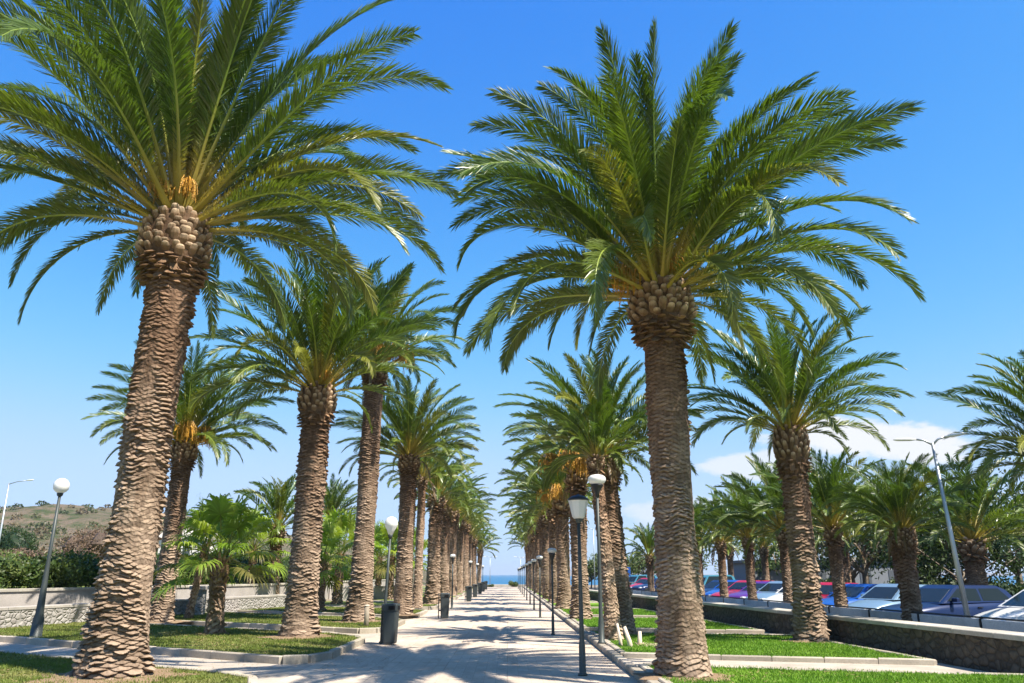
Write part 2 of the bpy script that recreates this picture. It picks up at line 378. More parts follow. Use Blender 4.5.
def trunk_mesh(h, r, rb, seed, nA=96, dz=.014, lean=(0, 0), nc=11, rh=.075, amp=.05, pale=1.0, rtop=None, bulge=.12, red=1.0):
    rs = np.random.RandomState(seed)
    nZ = max(6, int(h / dz)); z = np.linspace(-.25, h, nZ); a = np.linspace(0, 2 * math.pi, nA, endpoint=False)
    A, Z = np.meshgrid(a, z); rtop = r if rtop is None else rtop
    tz = np.clip(Z / h, 0, 1)
    prof = r + (rtop - r) * tz + (rb - r) * np.exp(-np.maximum(Z, 0) / (.16 * h * .55 + .25)) + bulge * r * np.exp(-((Z - .75 * h) / (.2 * h)) ** 2) * .3
    ca, sa = np.cos(A), np.sin(A)
    wz = (vnoise(ca * 1.6 + 9, Z * 1.4 + sa * 1.6, seed) - .5) * .10 + (vnoise(ca * 7 + 9, Z * 7 + sa * 7, seed + 1) - .5) * .035
    grow = 1 + .55 * np.exp(-np.maximum(Z, 0) / .35)
    U = A * nc / (2 * math.pi) + (vnoise(ca * 3 + 5, Z * 4 + sa * 3, seed + 2) - .5) * .5
    V = (Z + wz) / (rh * grow)
    s = 2 * U + V; t = 2 * U - V
    m = np.round(s / 2); n = np.round(t / 2); ds = s - 2 * m; dt = t - 2 * n
    q = 1 - np.maximum(np.abs(ds), np.abs(dt)); v = (ds - dt) / 2
    tab = rs.rand(4096); k1 = ((m - n).astype(int) * 131 + ((m + n).astype(int) % (2 * nc)) * 17) % 4096
    rnd = tab[k1]; rnd2 = tab[(k1 * 7 + 13) % 4096]
    u2 = np.abs(ds + dt) / 2
    v2 = v + (rnd2 - .5) * .35 * (1 - u2)
    lens = np.clip(1 - u2 ** 2.2 * .95 - np.abs(v2) ** 1.5, 0, 1)
    face = np.clip(lens * 1.5, 0, 1) ** .75 * np.clip(q * 6 + .25, 0, 1)
    wear = np.clip(vnoise(ca * 1.3 + 11, Z * .9 + sa * 1.3 + 3, seed + 5) * 2.1 - .3, .15, 1.25); amp = amp * wear
    disp = amp * face * (.2 + 1.35 * rnd ** 1.4) * (1.0 - .55 * v) * (1 + .8 * np.exp(-np.maximum(Z, 0) / .4))
    disp += (vnoise(ca * 12 + 4, Z * 22 + sa * 12, seed + 3) - .5) * .018
    rad = prof + disp - .4 * np.mean(amp)
    cx = lean[0] * (Z / h) ** 1.15; cyy = lean[1] * (Z / h) ** 1.15
    P = np.stack([rad * ca + cx, rad * sa + cyy, Z], -1).reshape(-1, 3)
    # scar colour: fibre between the scars is browner, scar faces weather to grey tan
    lum = np.clip(face ** 1.4 * (.35 + .75 * rnd) * (.8 + .45 * rnd2), 0, 1)[..., None]
    dark = np.array((.105 * red, .072, .050)); tan = np.array((.325 * pale, .243 * pale, .176 * pale)); C = dark * (1 - lum) + tan * lum
    up = np.clip((Z / h - .42) / .42 + (vnoise(ca * 2 + 7, Z * 2 + sa * 2, seed + 8) - .5) * .5, 0, 1)[..., None]; C = C * (1 - up) + up * C * np.array((.66, .56, .50))  # darker towards the top: browner young scars, plus crown shade put into the colour
    idx = np.arange(nZ * nA).reshape(nZ, nA); nx = np.roll(idx, -1, 1)
    F = np.stack([idx[:-1], nx[:-1], nx[1:], idx[1:]], -1).reshape(-1, 4)
    mb = MB(); mb.add(P, F, C.reshape(-1, 3)); mb.f.append(tuple(int(i) for i in idx[-1])); mb.mi.append(0)
    return mb

def boss_mesh(h, r, rmax, seed, n=150, size=.15, lod=1.0):
    """pineapple collar of sawn leaf bases; local z 0..h"""
    rs = np.random.RandomState(seed); mb = MB()
    def rr(t): return r + (rmax - r) * (math.sin(min(1, max(0, t * 1.25 + .08)) * math.pi * .62)) * 1.0 - (max(0, t - .7) * 1.4) ** 2 * r * .9
    prof = [(max(.05, rr(i / 14) - .05), h * i / 14) for i in range(15)]
    mb.lathe(prof, max(12, int(28 * lod)), (0, 0, 0), (.12, .075, .045))
    for i in range(n):
        t = (i + .5) / n; a = i * 2.39996 + rs.normal(0, .06); zz = h * (t * 1.02 - .02); ro = max(.08, rr(t) - .06)
        low = t < .38
        s = size * (1.12 - .25 * t) * rs.uniform(.85, 1.15); tilt = (.15 if low else .5) + .75 * t + rs.normal(0, .14)
        if low: tilt = -.35 + rs.normal(0, .25)
        o = np.array((math.cos(a), math.sin(a), 0)); sd = np.array((-math.sin(a), math.cos(a), 0)); upv = np.array((0, 0, 1.0))
        d = o * math.cos(tilt) + upv * math.sin(tilt); nrm = -o * math.sin(tilt) + upv * math.cos(tilt)
        c0 = o * ro + upv * zz; Ln = s * (1.0 if low else 1.05) * rs.uniform(.65, 1.35); verts = []
        for (tt, ws, hs_) in ((-.4, 1.0, .8), (.40, 1.05, .9), (.86, .78, .55), (1.0, .42, .22)):
            for ang in np.linspace(0, 2 * math.pi, 7, endpoint=False):
                verts.append(c0 + d * Ln * tt + sd * math.cos(ang) * s * .62 * ws + nrm * math.sin(ang) * s * (.18 if low else .34) * hs_)
        verts.append(c0 + d * Ln * 1.02); f = []
        for k in range(3):
            for j in range(7): f.append((k * 7 + j, k * 7 + (j + 1) % 7, k * 7 + 7 + (j + 1) % 7, k * 7 + 7 + j))
        for j in range(7): f.append((21 + j, 21 + (j + 1) % 7, 28))
        k = rs.uniform(.7, 1.2); side = np.array((.21, .135, .08)) * k; tip = np.array((.46, .345, .235)) * rs.uniform(.6, 1.15)
        if low: tip = np.array((.22, .135, .08)) * k
        mb.add(verts, f, np.array([side] * 14 + [tip] * 15))
    if lod > .6:
        for i in range(int(90 * lod)):                       # ragged fibre under the collar
            a = rs.uniform(0, 2 * math.pi); t = rs.uniform(0, .3); ro = rr(t)
            o = np.array((math.cos(a), math.sin(a), 0)); p0 = o * (ro - .02) + np.array((0, 0, h * t + .02)); ln = rs.uniform(.08, .22)
            sd = np.array((-math.sin(a), math.cos(a), 0)); p1 = p0 + o * ln * .7 + np.array((0, 0, -ln * rs.uniform(.2, .9))) + sd * rs.normal(0, .03)
            mb.add([p0 - sd * .03, p0 + sd * .03, p1], [(0, 1, 2)], np.array((.16, .095, .055)) * rs.uniform(.7, 1.2))
    return mb

GREENS = dict(deep=(.058, .112, .018), mid=(.102, .156, .021), olive=(.165, .178, .026), pale=(.135, .165, .055))
def frond(mb, org, az, e0, L, droop, p, roll, twist, leafL, step, wid, col, rs, side=0.0, nseg=22):
    s = np.linspace(0, 1, nseg); el = R(e0) - R(droop) * s ** p; azs = R(az) + R(side) * s ** 1.4
    D = np.stack([np.cos(el) * np.cos(azs), np.cos(el) * np.sin(azs), np.sin(el)], -1)
    P = np.array(org) + np.concatenate([np.zeros((1, 3)), np.cumsum((D[1:] + D[:-1]) * .5 * (L / (nseg - 1)), 0)])
    H = np.stack([-np.sin(azs), np.cos(azs), 0 * s], -1); Nn = np.cross(D, H); Nn = np.where(Nn[:, 2:3] < -.2, Nn, Nn)
    rl = R(roll) + R(twist) * s ** 1.3
    Sd = H * np.cos(rl)[:, None] + Nn * np.sin(rl)[:, None]; Up = np.cross(D, Sd); Up *= np.sign((Up * Nn).sum(1))[:, None] if False else 1
    col = np.array(col)
    rad = np.interp(s, [0, .06, .18, .5, 1], [.10, .065, .036, .02, .005]) * (L / 5.2) ** .7
    rc = np.interp(s, [0, .16, .45, 1], [0, 0, 1, 1])[:, None]
    # petiole: golden near the trunk, green further out
    Ct = np.array((.40, .32, .07)) * (1 - rc) + (col * 2.0 + np.array((.12, .12, .03))) * rc
    n = 5; ang = np.linspace(0, 2 * math.pi, n, endpoint=False)
    V = P[:, None, :] + rad[:, None, None] * (Sd[:, None, :] * np.cos(ang)[None, :, None] + Up[:, None, :] * (.62 * np.sin(ang))[None, :, None])
    F = []
    for i in range(nseg - 1):
        for j in range(n): F.append((i * n + j, i * n + (j + 1) % n, (i + 1) * n + (j + 1) % n, (i + 1) * n + j))
    mb.add(V.reshape(-1, 3), F, np.repeat(Ct, n, 0))
    m = int(L * .95 / step)
    for sg in (-1, 1):
        u = np.sort(np.clip(np.linspace(.055, .995, m) + rs.normal(0, .3 / m, m), .03, .998))
        I = lambda X: np.stack([np.interp(u, s, X[:, k]) for k in range(3)], -1)
        p0, T, S2, N2 = I(P), I(D), I(Sd), I(Up)
        ln = leafL * np.interp(u, [0, .1, .17, .30, .5, .75, .9, 1], [.16, .20, .30, .78, 1.0, .94, .68, .36]) * rs.uniform(.86, 1.1, m)
        fa = R(1) * (np.interp(u, [0, .2, .6, 1], [54, 46, 37, 20]) + rs.normal(0, 5, m))
        va = R(1) * (np.interp(u, [0, .3, 1], [30, 24, 16]) + rs.normal(0, 1, m) * np.interp(u, [0, .3, 1], [24, 11, 6]))
        d = T * np.cos(fa)[:, None] + (S2 * sg * np.cos(va)[:, None] + N2 * np.sin(va)[:, None]) * np.sin(fa)[:, None]
        d2 = d + np.array((0, 0, -1.0)) * rs.uniform(.10, .30, m)[:, None]; d2 /= np.linalg.norm(d2, axis=1)[:, None]
        W = T - (T * d).sum(1)[:, None] * d; W /= np.linalg.norm(W, axis=1)[:, None] + 1e-9
        tl = R(1) * (rs.normal(0, 17, m) + 12 * sg); W = W * np.cos(tl)[:, None] + np.cross(d, W) * np.sin(tl)[:, None]
        wd = (wid * np.interp(u, [0, .15, .3, 1], [.45, .6, 1, .7]))[:, None]; l = ln[:, None]
        a0 = p0 + W * wd * .28; a1 = p0 - W * wd * .28; pm = p0 + d * l * .45; b0 = pm + W * wd * .5; b1 = pm - W * wd * .5
        pe = pm + d2 * l * .35; c0 = pe + W * wd * .3; c1 = pe - W * wd * .3; tp = pe + d2 * l * .2
        Vv = np.stack([a0, a1, b0, b1, c0, c1, tp], 1).reshape(-1, 3)
        b = np.arange(m)[:, None] * 7
        q = np.concatenate([b + np.array([[0, 1, 3, 2]]), b + np.array([[2, 3, 5, 4]])])
        t3 = b + np.array([[4, 5, 6]])
        base = np.clip((.25 - u) / .12, 0, 1)[:, None]
        cc = (col * rs.uniform(.82, 1.2, m)[:, None]) * (1 - base) + np.array((.34, .26, .06)) * base
        cc = np.repeat(cc, 7, 0)
        mb.add(Vv, q, cc); mb.f.extend((t3 + mb.n - len(Vv)).tolist()); mb.mi.extend([0] * len(t3))

def crown_mesh(L0, N, seed, leafL=.52, step=.032, wid=.034, rbase=.24, extra=(), emin=14, emax=87, hue=1.0, dmul=1.0, skip=None, tpow=.9):
    rs = np.random.RandomState(seed); mb = MB()
    g = GREENS
    for i in range(N):
        t = i / (N - 1); az = i * 137.508 + rs.normal(0, 7); e0 = emax - (emax - emin) * t ** tpow + rs.normal(0, 4)
        L = L0 * (.76 + .25 * math.sin(math.pi * min(1, t * 1.05 + .05))) * rs.uniform(.9, 1.06)
        droop = (34 + 50 * t + rs.normal(0, 13)) * dmul; p = rs.uniform(1.6, 2.7)
        if skip and skip(az % 360, e0): continue
        k = rs.rand()
        col = np.array(g['deep']) * (1 - k) + np.array(g['mid']) * k
        if t > .55: col = col * (1 - (t - .55)) + np.array(g['olive']) * (t - .55) * 1.0
        if rs.rand() < .09: col = np.array(g['olive'])
        col = col * hue
        ro = rbase * (.25 + .75 * t); o = (ro * math.cos(R(az)), ro * math.sin(R(az)), .30 - .42 * t)
        frond(mb, o, az, e0, L, droop, p, rs.normal(0, 12), rs.choice((-1, 1)) * rs.uniform(10, 75), leafL * (L / L0), step, wid, col, rs, rs.normal(0, 10))
    for (az, e0, L, droop, p, twist, side) in extra:          # withered brown fronds that hang
        col = np.array((.16, .105, .055))
        ro = rbase * .8; o = (ro * math.cos(R(az)), ro * math.sin(R(az)), 0)
        frond(mb, o, az, e0, L, droop, p, 0, twist, leafL * min(1.1, L / L0), step, wid, col, rs, side)
    # young spear leaves and spiny sheath in the heart of the crown
    for i in range(9):
        a = rs.uniform(0, 2 * math.pi); q = rs.uniform(.0, .16)
        mb.tube([(q * math.cos(a), q * math.sin(a), .1), (q * 1.2 * math.cos(a), q * 1.2 * math.sin(a), L0 * .25), (q * 1.8 * math.cos(a), q * 1.8 * math.sin(a), L0 * rs.uniform(.34, .5))], [.05, .03, .006], 5, (.10, .15, .035))
    return mb

def fruit_mesh(seed, L=1.0, n=48):
    rs = np.random.RandomState(seed); mb = MB()
    mb.tube([(0, 0, 0), (L * .35, 0, L * .25), (L * .62, 0, L * .22)], [.05, .042, .034], 7, (.46, .28, .05))
    for i in range(n):
        t = rs.uniform(.45, 1); o = np.array((L * .62 * t + .05, 0, L * .2 + .05 * (t - .5))); a = rs.uniform(-1.2, 1.2); k = L * rs.uniform(.3, .6)
        d = np.array((math.cos(a) * .6, math.sin(a) * .6, rs.uniform(-.1, .35)))
        pts = [o, o + d * k * .5, o + d * k * .8 + np.array((0, 0, -k * .35)), o + d * k * .9 + np.array((0, 0, -k * .85))]
        c = np.array((.44, .22, .03)) * rs.uniform(.7, 1.2)
        mb.tube(pts, [.013, .011, .009, .007], 4, c * (1.1, 1.15, 1.2), cap=False)
        for q in range(7):
            p = np.array(pts[2]) * (1 - q / 7) + np.array(pts[3]) * (q / 7) + rs.normal(0, .012, 3)
            s = .014; mb.add([p + (s, 0, 0), p - (s, 0, 0), p + (0, s, 0), p - (0, s, 0), p + (0, 0, s), p - (0, 0, s)], [(0, 2, 4), (2, 1, 4), (1, 3, 4), (3, 0, 4), (2, 0, 5), (1, 2, 5), (3, 1, 5), (0, 3, 5)], c * 1.1)
    return mb

PG = 'date palms lining the promenade'
def date_palm(x, y, z, label, trunk, bossm, bossz, crown, crownz, lean=(0, 0), rot=0, group=PG, cscale=1.0, fruits=(), bscale=1.0, name='date_palm'):
    t = thing(name, (x, y, z), label, 'palm tree', group)
    link('trunk', trunk, t)
    b = link('leaf_base_collar', bossm, t); b.location = (lean[0], lean[1], bossz - .04); b.scale = (bscale,) * 3; b.rotation_euler = (0, 0, rot * 1.7)
    c = link('crown', crown, t); c.location = (lean[0], lean[1], crownz); c.rotation_euler = (0, 0, rot); c.scale = (cscale,) * 3
    for (az, fz, sc) in fruits:
        f = link('fruit_cluster', FRUIT[int(az) % 2], t); f.location = (lean[0], lean[1], crownz + fz); f.rotation_euler = (0, 0, R(az)); f.scale = (sc,) * 3
    return t
FRUIT = [fruit_mesh(5).mesh('fruit_cluster', M['fruit']), fruit_mesh(6, 1.1).mesh('fruit_cluster', M['fruit'])]
BARK = M['palm_bark']; LEAF = M['frond_leaf']

# shared crown and collar meshes for the rows
CR = [crown_mesh(4.15, (68, 60, 72)[i], 11 + i, .50, .029, .032, tpow=(.9, 1.0, .8)[i], dmul=(1, 1.15, .9)[i], extra=((), ((75, -25, 1.9, 50, 1, 40, 10), (190, -15, 1.6, 62, 1, -30, 0), (230, -30, 1.3, 50, 1, 20, 0)), ((260, -20, 1.5, 60, 1, 30, 0),))[i]).mesh('crown', LEAF) for i in range(3)]
CRF = [crown_mesh((3.5, 3.3, 3.6, 3.4, 3.7)[i], (52, 44, 56, 40, 48)[i], 31 + i, .46, .048, .05, tpow=(.9, 1.1, .8, 1, .9)[i], dmul=(1, 1.15, .85, 1.1, .95)[i], hue=(1, 1.1, .9, 1.12, 1)[i], extra=((), ((40, -20, 1.7, 60, 1, 20, 0), (250, -25, 1.5, 55, 1, 20, 0)), (), ((280, -15, 1.8, 65, 1, 20, 0), (160, -30, 1.4, 50, 1, 0, 0)), ())[i]).mesh('crown', LEAF) for i in range(5)]
BM = [boss_mesh(1.0, .40, .59, 41 + i, 150, .125).mesh('leaf_base_collar', BARK) for i in range(2)]
BF = boss_mesh(.85, .32, .47, 51, 60, .17, .5).mesh('leaf_base_collar', BARK)

# ---- the two great palms in front
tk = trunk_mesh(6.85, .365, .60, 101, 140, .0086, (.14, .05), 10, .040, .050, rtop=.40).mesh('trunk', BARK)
bs = boss_mesh(1.35, .40, .64, 102, 240, .135).mesh('leaf_base_collar', BARK)
cr = crown_mesh(5.95, 92, 103, .64, .019, .0265, .30, emin=9, tpow=.9, dmul=1.12, skip=lambda a, e: 250 < a < 305 and e < 45).mesh('crown', LEAF)
date_palm(-6.45, 14.1, 0, 'tallest and nearest date palm on the left, with thick trunk leaning slightly right', tk, bs, 6.85, cr, 8.05, (.12, .05), rot=R(20), fruits=((250, .45, .8), (300, .5, .8)))
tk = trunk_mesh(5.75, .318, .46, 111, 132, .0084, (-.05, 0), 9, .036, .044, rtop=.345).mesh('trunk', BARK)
bs = boss_mesh(1.12, .355, .60, 112, 210, .13).mesh('leaf_base_collar', BARK)
cr = crown_mesh(4.95, 92, 117, .60, .019, .0265, .28, emin=7, tpow=.92, dmul=1.2).mesh('crown', LEAF)
date_palm(2.90, 14.1, 0, 'large straight date palm nearest on the right of the promenade', tk, bs, 5.72, cr, 6.68, (-.05, 0), fruits=((200, .05, 1.2), (300, .35, .7)))

# ---- the promenade rows: x, y, trunk height, radius, base radius, collar height, lean, crown (near mesh?), crown scale, rot, fruits, label
def row_palm(x, y, h, r, rb, bh, lean, near, ci, cs, rot, fruits, label, group=PG, pale=1.0, name='date_palm', seed=None, z=0.0):
    seed = seed or int(abs(x * 37 + y * 91)) + 7
    r *= .86; rb *= .9
    if y < 37: q = dict(nA=88, dz=.0125)
    elif y < 62: q = dict(nA=48, dz=.024)
    else: q = dict(nA=22, dz=.07)
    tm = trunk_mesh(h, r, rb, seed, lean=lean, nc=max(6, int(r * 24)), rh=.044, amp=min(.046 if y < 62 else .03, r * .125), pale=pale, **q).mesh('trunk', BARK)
    bsrc = BM[ci % 2] if near else BF; bscale = bh / (1.0 if near else .85)
    rk = (r / (.40 if near else .32)); 
    t = date_palm(x, y, z, label, tm, bsrc, h, (CR[ci % 3] if near else CRF[(ci + int(y * 7)) % 5]), h + bh * .9, lean, R(rot), group, cs, fruits, 1.0, name)
    for ch in t.children:
        if ch.name.startswith('leaf_base'): ch.scale = (rk, rk, bscale)
    return t
rows = [
 (-5.60, 22.9, 5.75, .43, .60, 1.15, (.05, 0), 1, 0, 1.07, 0, ((310, .3, .7),), 'second date palm on the left, scaly thick trunk just beyond the oblique side path'),
 (-5.25, 30.0, 8.45, .40, .62, 1.0, (.12, 0), 1, 1, 1.0, 40, ((325, .2, 1.7), (290, .1, 1.5)), 'third date palm on the left, tallest slim trunk rising past the crown of the second'),
 (-4.35, 35.0, 5.75, .38, .50, .9, (.05, 0), 1, 2, .92, 80, (), 'fourth date palm on the left, straight trunk behind the lamp post with the litter bin'),
 (-4.30, 48.0, 5.25, .42, .56, .8, (.1, 0), 0, 0, 1.05, 10, (), 'sixth date palm on the left of the promenade, behind the slim pale one'),
 (-4.35, 57.0, 5.3, .40, .52, .8, (0, 0), 0, 1, 1.05, 60, (), 'seventh date palm in the left row along the promenade'),
 (-4.40, 66.0, 5.7, .40, .5, .8, (0, 0), 0, 2, 1.02, 100, (), 'eighth date palm in the left row along the promenade'),
 (-4.40, 75.0, 5.6, .40, .5, .8, (.1, 0), 0, 0, 1.0, 150, (), 'ninth date palm in the left row along the promenade'),
 (-4.35, 85.0, 5.9, .40, .5, .8, (0, 0), 0, 1, 1.0, 200, (), 'tenth date palm in the left row along the promenade'),
 (-4.45, 96.0, 5.3, .40, .5, .8, (-.1, 0), 0, 2, 1.0, 250, (), 'eleventh date palm in the left row, towards the sea end'),
 (-4.40, 108.0, 5.3, .40, .5, .8, (0, 0), 0, 0, 1.0, 300, (), 'last date palm but one in the left row, near the sea'),
 (-4.10, 118.0, 4.2, .38, .5, .8, (.2, 0), 0, 1, 1.0, 20, (), 'last date palm of the left row, leaning in front of the blue sea'),
 (3.20, 23.9, 4.10, .40, .50, 1.0, (-.30, 0), 1, 2, .84, 15, ((240, .3, .8),), 'dark thick date palm behind the round lamp and pale slim trunk, right of the promenade'),
 (2.78, 32.0, 4.75, .34, .46, .85, (-.02, 0), 0, 2, 1.04, 70, ((250, .3, 1.8), (200, .2, 1.7), (280, .0, 1.7)), 'date palm with orange fruit stalks behind the cone shaped lantern, right of the promenade'),
 (2.78, 41.0, 4.45, .36, .46, .85, (-.05, 0), 0, 0, 1.03, 120, ((250, .2, 1.7), (210, .1, 1.5)), 'fifth date palm trunk in the right row along the promenade'),
 (2.80, 49.5, 4.7, .36, .46, .8, (0, 0), 0, 1, 1.02, 160, (), 'sixth date palm in the right row along the promenade'),
 (2.80, 57.5, 4.8, .38, .46, .8, (-.1, 0), 0, 2, 1.0, 200, (), 'seventh date palm in the right row along the promenade'),
 (2.85, 65.5, 5.0, .38, .46, .8, (0, 0), 0, 0, 1.0, 240, (), 'eighth date palm in the right row along the promenade'),
 (2.80, 74.0, 5.0, .38, .46, .8, (0, 0), 0, 1, 1.0, 280, (), 'ninth date palm in the right row along the promenade'),
 (2.85, 83.0, 4.8, .38, .46, .8, (-.1, 0), 0, 2, 1.0, 320, (), 'tenth date palm in the right row along the promenade'),
 (2.80, 93.0, 5.1, .38, .46, .8, (0, 0), 0, 0, 1.0, 0, (), 'eleventh date palm in the right row, towards the sea end'),
 (2.85, 104.0, 4.9, .38, .46, .8, (0, 0), 0, 1, 1.0, 45, (), 'last date palm but one in the right row, near the sea'),
 (2.85, 116.0, 4.6, .38, .46, .8, (0, 0), 0, 2, 1.0, 90, (), 'last date palm of the right row, beside the sea view'),
]
for a in rows: row_palm(*a)
# slim pale trunks standing among the rows
row_palm(-4.60, 43.0, 6.0, .23, .30, .6, (.05, 0), 0, 2, .95, 30, (), 'slim pale trunked palm on the left, fifth along, between two thick scaly ones', pale=1.25)
row_palm(2.70, 21.6, 4.2, .19, .26, .5, (-.30, .1), 0, 2, .5, 110, (), 'slim pale palm leaning slightly left before the dark thick palm on the right lawn', pale=1.45)

# second rows beside the lawns
G2 = 'date palms standing back from the promenade'
row_palm(-12.2, 29.8, 5.4, .38, .5, 1.0, (.15, 0), 1, 2, .98, 200, ((290, .2, 1.6), (240, .3, 1.2), (330, .1, 1.5)), 'date palm with orange fruit stalks half hidden behind the nearest left trunk', G2)
row_palm(-12.6, 45.0, 3.3, .34, .45, .85, (0, 0), 0, 1, 1.0, 20, (), 'dark date palm at the back of the left lawns, above the clipped shrubs', G2)
row_palm(-13.0, 60.0, 4.6, .34, .45, .85, (0, 0), 0, 2, 1.0, 70, (), 'distant date palm by the pale wall, seen between the second and third left trunks', G2)
row_palm(7.62, 21.3, 4.1, .36, .50, 1.35, (-.03, 0), 1, 0, .86, 200, (), 'date palm with long knobbly collar standing against the dark stone wall on the right lawn', G2)

# palms along the car park strip
G3 = 'palms along the car park'
park = [(10.35, 21.5, 2.05, .265, .30, .75, 1, .62, 20, 'short date palm by the barrier, left of the two armed street light'),
 (10.4, 26.2, 2.5, .21, .26, .62, 2, .80, 60, 'short date palm in front of the white car, just right of the stone wall palm'),
 (10.4, 31.0, 2.7, .195, .25, .6, 0, .85, 100, 'short car park palm close against the left side of the stone wall palm'),
 (10.4, 35.6, 2.6, .205, .25, .6, 1, .82, 140, 'car park palm in front of the purple car'),
 (10.4, 40.2, 2.6, .205, .25, .6, 2, .82, 180, 'car park palm in front of the dark blue car'),
 (10.4, 45.0, 2.7, .205, .25, .6, 0, .80, 220, 'car park palm beside the pale teal van, just right of the nearest right trunk'),
 (10.3, 60.0, 2.3, .25, .28, .6, 1, .85, 260, 'lone distant car park palm left of the nearest right trunk'),
 (13.3, 18.8, 3.3, .30, .36, .9, 0, .92, 300, 'palm cut off by the right edge of the photo, fronds reaching over the cars'),
 (17.2, 30.5, 2.1, .36, .42, .8, 1, 1.0, 340, 'dark spreading palm behind the white hatchback at the right edge'),
 (17.5, 37.0, 2.5, .28, .34, .7, 2, .95, 25, 'shaded palm in the row behind the cars, right of the short palm by the barrier'),
 (17.5, 43.0, 2.8, .26, .32, .7, 0, .95, 65, 'shaded palm behind the blue cars, second in the back row'),
 (17.8, 50.0, 2.8, .26, .32, .7, 1, .95, 105, 'shaded palm behind the white car, third in the back row'),
 (18.0, 58.0, 2.8, .26, .32, .7, 2, .95, 145, 'shaded palm behind the purple car, fourth in the back row'),
 (18.0, 67.0, 2.8, .26, .32, .7, 0, .95, 185, 'distant shaded palm, last in the back row behind the cars')]
for (x, y, h, r, rb, bh, ci, cs, rot, lab) in park:
    near = y < 23
    row_palm(x, y, h, r, rb, bh, (0, 0), near, ci, cs * (.84 if near else 1), rot, (), lab, G3)

# ---- fan palms
def fan_crown(seed, N=21, pet=1.0, fr=.78, nseg=30):
    rs = np.random.RandomState(seed); mb = MB()
    for i in range(N):
        t = i / (N - 1); az = R(i * 137.508 + rs.normal(0, 8)); e0 = R(80 - 100 * t + rs.normal(0, 6)); pl = pet * rs.uniform(.8, 1.2)
        d = np.array((math.cos(e0) * math.cos(az), math.cos(e0) * math.sin(az), math.sin(e0)))
        o = np.array((.08 * math.cos(az), .08 * math.sin(az), .15 - .3 * t)); tip = o + d * pl + np.array((0, 0, -.12 * pl * math.cos(e0)))
        mb.tube([o, o + d * pl * .5, tip], [.026, .016, .013], 5, (.22, .25, .05))
        T = tip - (o + d * pl * .5); T /= np.linalg.norm(T); H = np.array((-math.sin(az), math.cos(az), 0)); N_ = np.cross(T, H)
        k = rs.rand(); col = np.array((.17, .28, .03)) * (1 - k) + np.array((.29, .36, .055)) * k
        if t > .8 and rs.rand() < .5: col = np.array((.22, .20, .06))
        th = np.linspace(-R(140), R(140), nseg); m = nseg
        cup = rs.uniform(.1, .35)
        dd = T * np.cos(th)[:, None] + H * np.sin(th)[:, None] + N_ * (cup * np.abs(np.sin(th)))[:, None] + rs.normal(0, .03, (m, 3))
        dd /= np.linalg.norm(dd, axis=1)[:, None]; ln = (fr * (.72 + .28 * np.cos(th / 1.6)) * rs.uniform(.85, 1.1, m))[:, None]
        W = -T * np.sin(th)[:, None] + H * np.cos(th)[:, None]; wv = .55 * fr * R(280) / nseg
        g = np.array((0, 0, -1.0)); sag = rs.uniform(.6, 1.4, m)[:, None]
        d2 = dd + g * sag * .6; d2 /= np.linalg.norm(d2, axis=1)[:, None]; d3 = dd + g * sag * 1.8; d3 /= np.linalg.norm(d3, axis=1)[:, None]
        p0 = np.repeat(tip[None], m, 0); p1 = p0 + dd * ln * .5; p2 = p1 + d2 * ln * .28; p3 = p2 + d3 * ln * .25
        Vv = np.stack([p0 + W * .004, p0 - W * .004, p1 + W * wv * .5, p1 - W * wv * .5, p2 + W * wv * .28, p2 - W * wv * .28, p3], 1).reshape(-1, 3)
        b = np.arange(m)[:, None] * 7
        q = np.concatenate([b + np.array([[0, 1, 3, 2]]), b + np.array([[2, 3, 5, 4]])]); t3 = b + np.array([[4, 5, 6]])
        cc = np.repeat(col * rs.uniform(.8, 1.2, m)[:, None], 7, 0)
        mb.add(Vv, q, cc); mb.f.extend((t3 + mb.n - len(Vv)).tolist()); mb.mi.extend([0] * len(t3))
    return mb
FC = [fan_crown(71 + i).mesh('crown', M['fan_leaf']) for i in range(2)]
def fan_palm(x, y, h, r, cs, ci, rot, label, lean=(0, 0), pale=1.0):
    t = thing('fan_palm', (x, y, 0), label, 'palm tree', 'young fan palms on the left lawns')
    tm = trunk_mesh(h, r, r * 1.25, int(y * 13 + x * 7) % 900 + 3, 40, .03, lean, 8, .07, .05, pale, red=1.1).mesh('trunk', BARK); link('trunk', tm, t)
    mb = MB(); rs = np.random.RandomState(int(y))
    for i in range(60):                                     # old split petiole bases under the crown
        a = i * 2.4; zz = h - .75 + .8 * i / 60; o = np.array((math.cos(a), math.sin(a), 0)); sd = np.array((-o[1], o[0], 0)); p = o * r * .9 + np.array((lean[0], lean[1], zz)); e = p + o * rs.uniform(.06, .16) + np.array((0, 0, rs.uniform(.12, .26)))
        mb.add([p - sd * .05, p + sd * .05, e + sd * .02, e - sd * .02, p + o * .02], [(0, 1, 2, 3), (0, 3, 4), (1, 4, 2), (4, 3, 2)], np.array((.30, .22, .10)) * rs.uniform(.6, 1.2))
    mb.build('petiole_bases', BARK, t)
    c = link('crown', FC[ci], t); c.location = (lean[0], lean[1], h); c.rotation_euler = (0, 0, R(rot)); c.scale = (cs,) * 3
fan_palm(-8.25, 23.9, 2.05, .22, 1.08, 0, 10, 'bright green fan palm with shaggy trunk on the left lawn, before the pale wall')
fan_palm(-12.1, 32.2, 2.7, .12, 1.15, 1, 60, 'thin stemmed fan palm just left of the shaggy fan palm, beside the pale wall', (.35, 0), 1.3)
fan_palm(-13.4, 43.5, 2.9, .13, 1.3, 0, 120, 'thin dark stemmed fan palm between the shaggy fan palm and the second left trunk', (.05, 0), .7)
fan_palm(-8.7, 38.5, 2.1, .28, 1.2, 1, 200, 'thick stemmed fan palm right behind the second left date palm', (.1, 0))
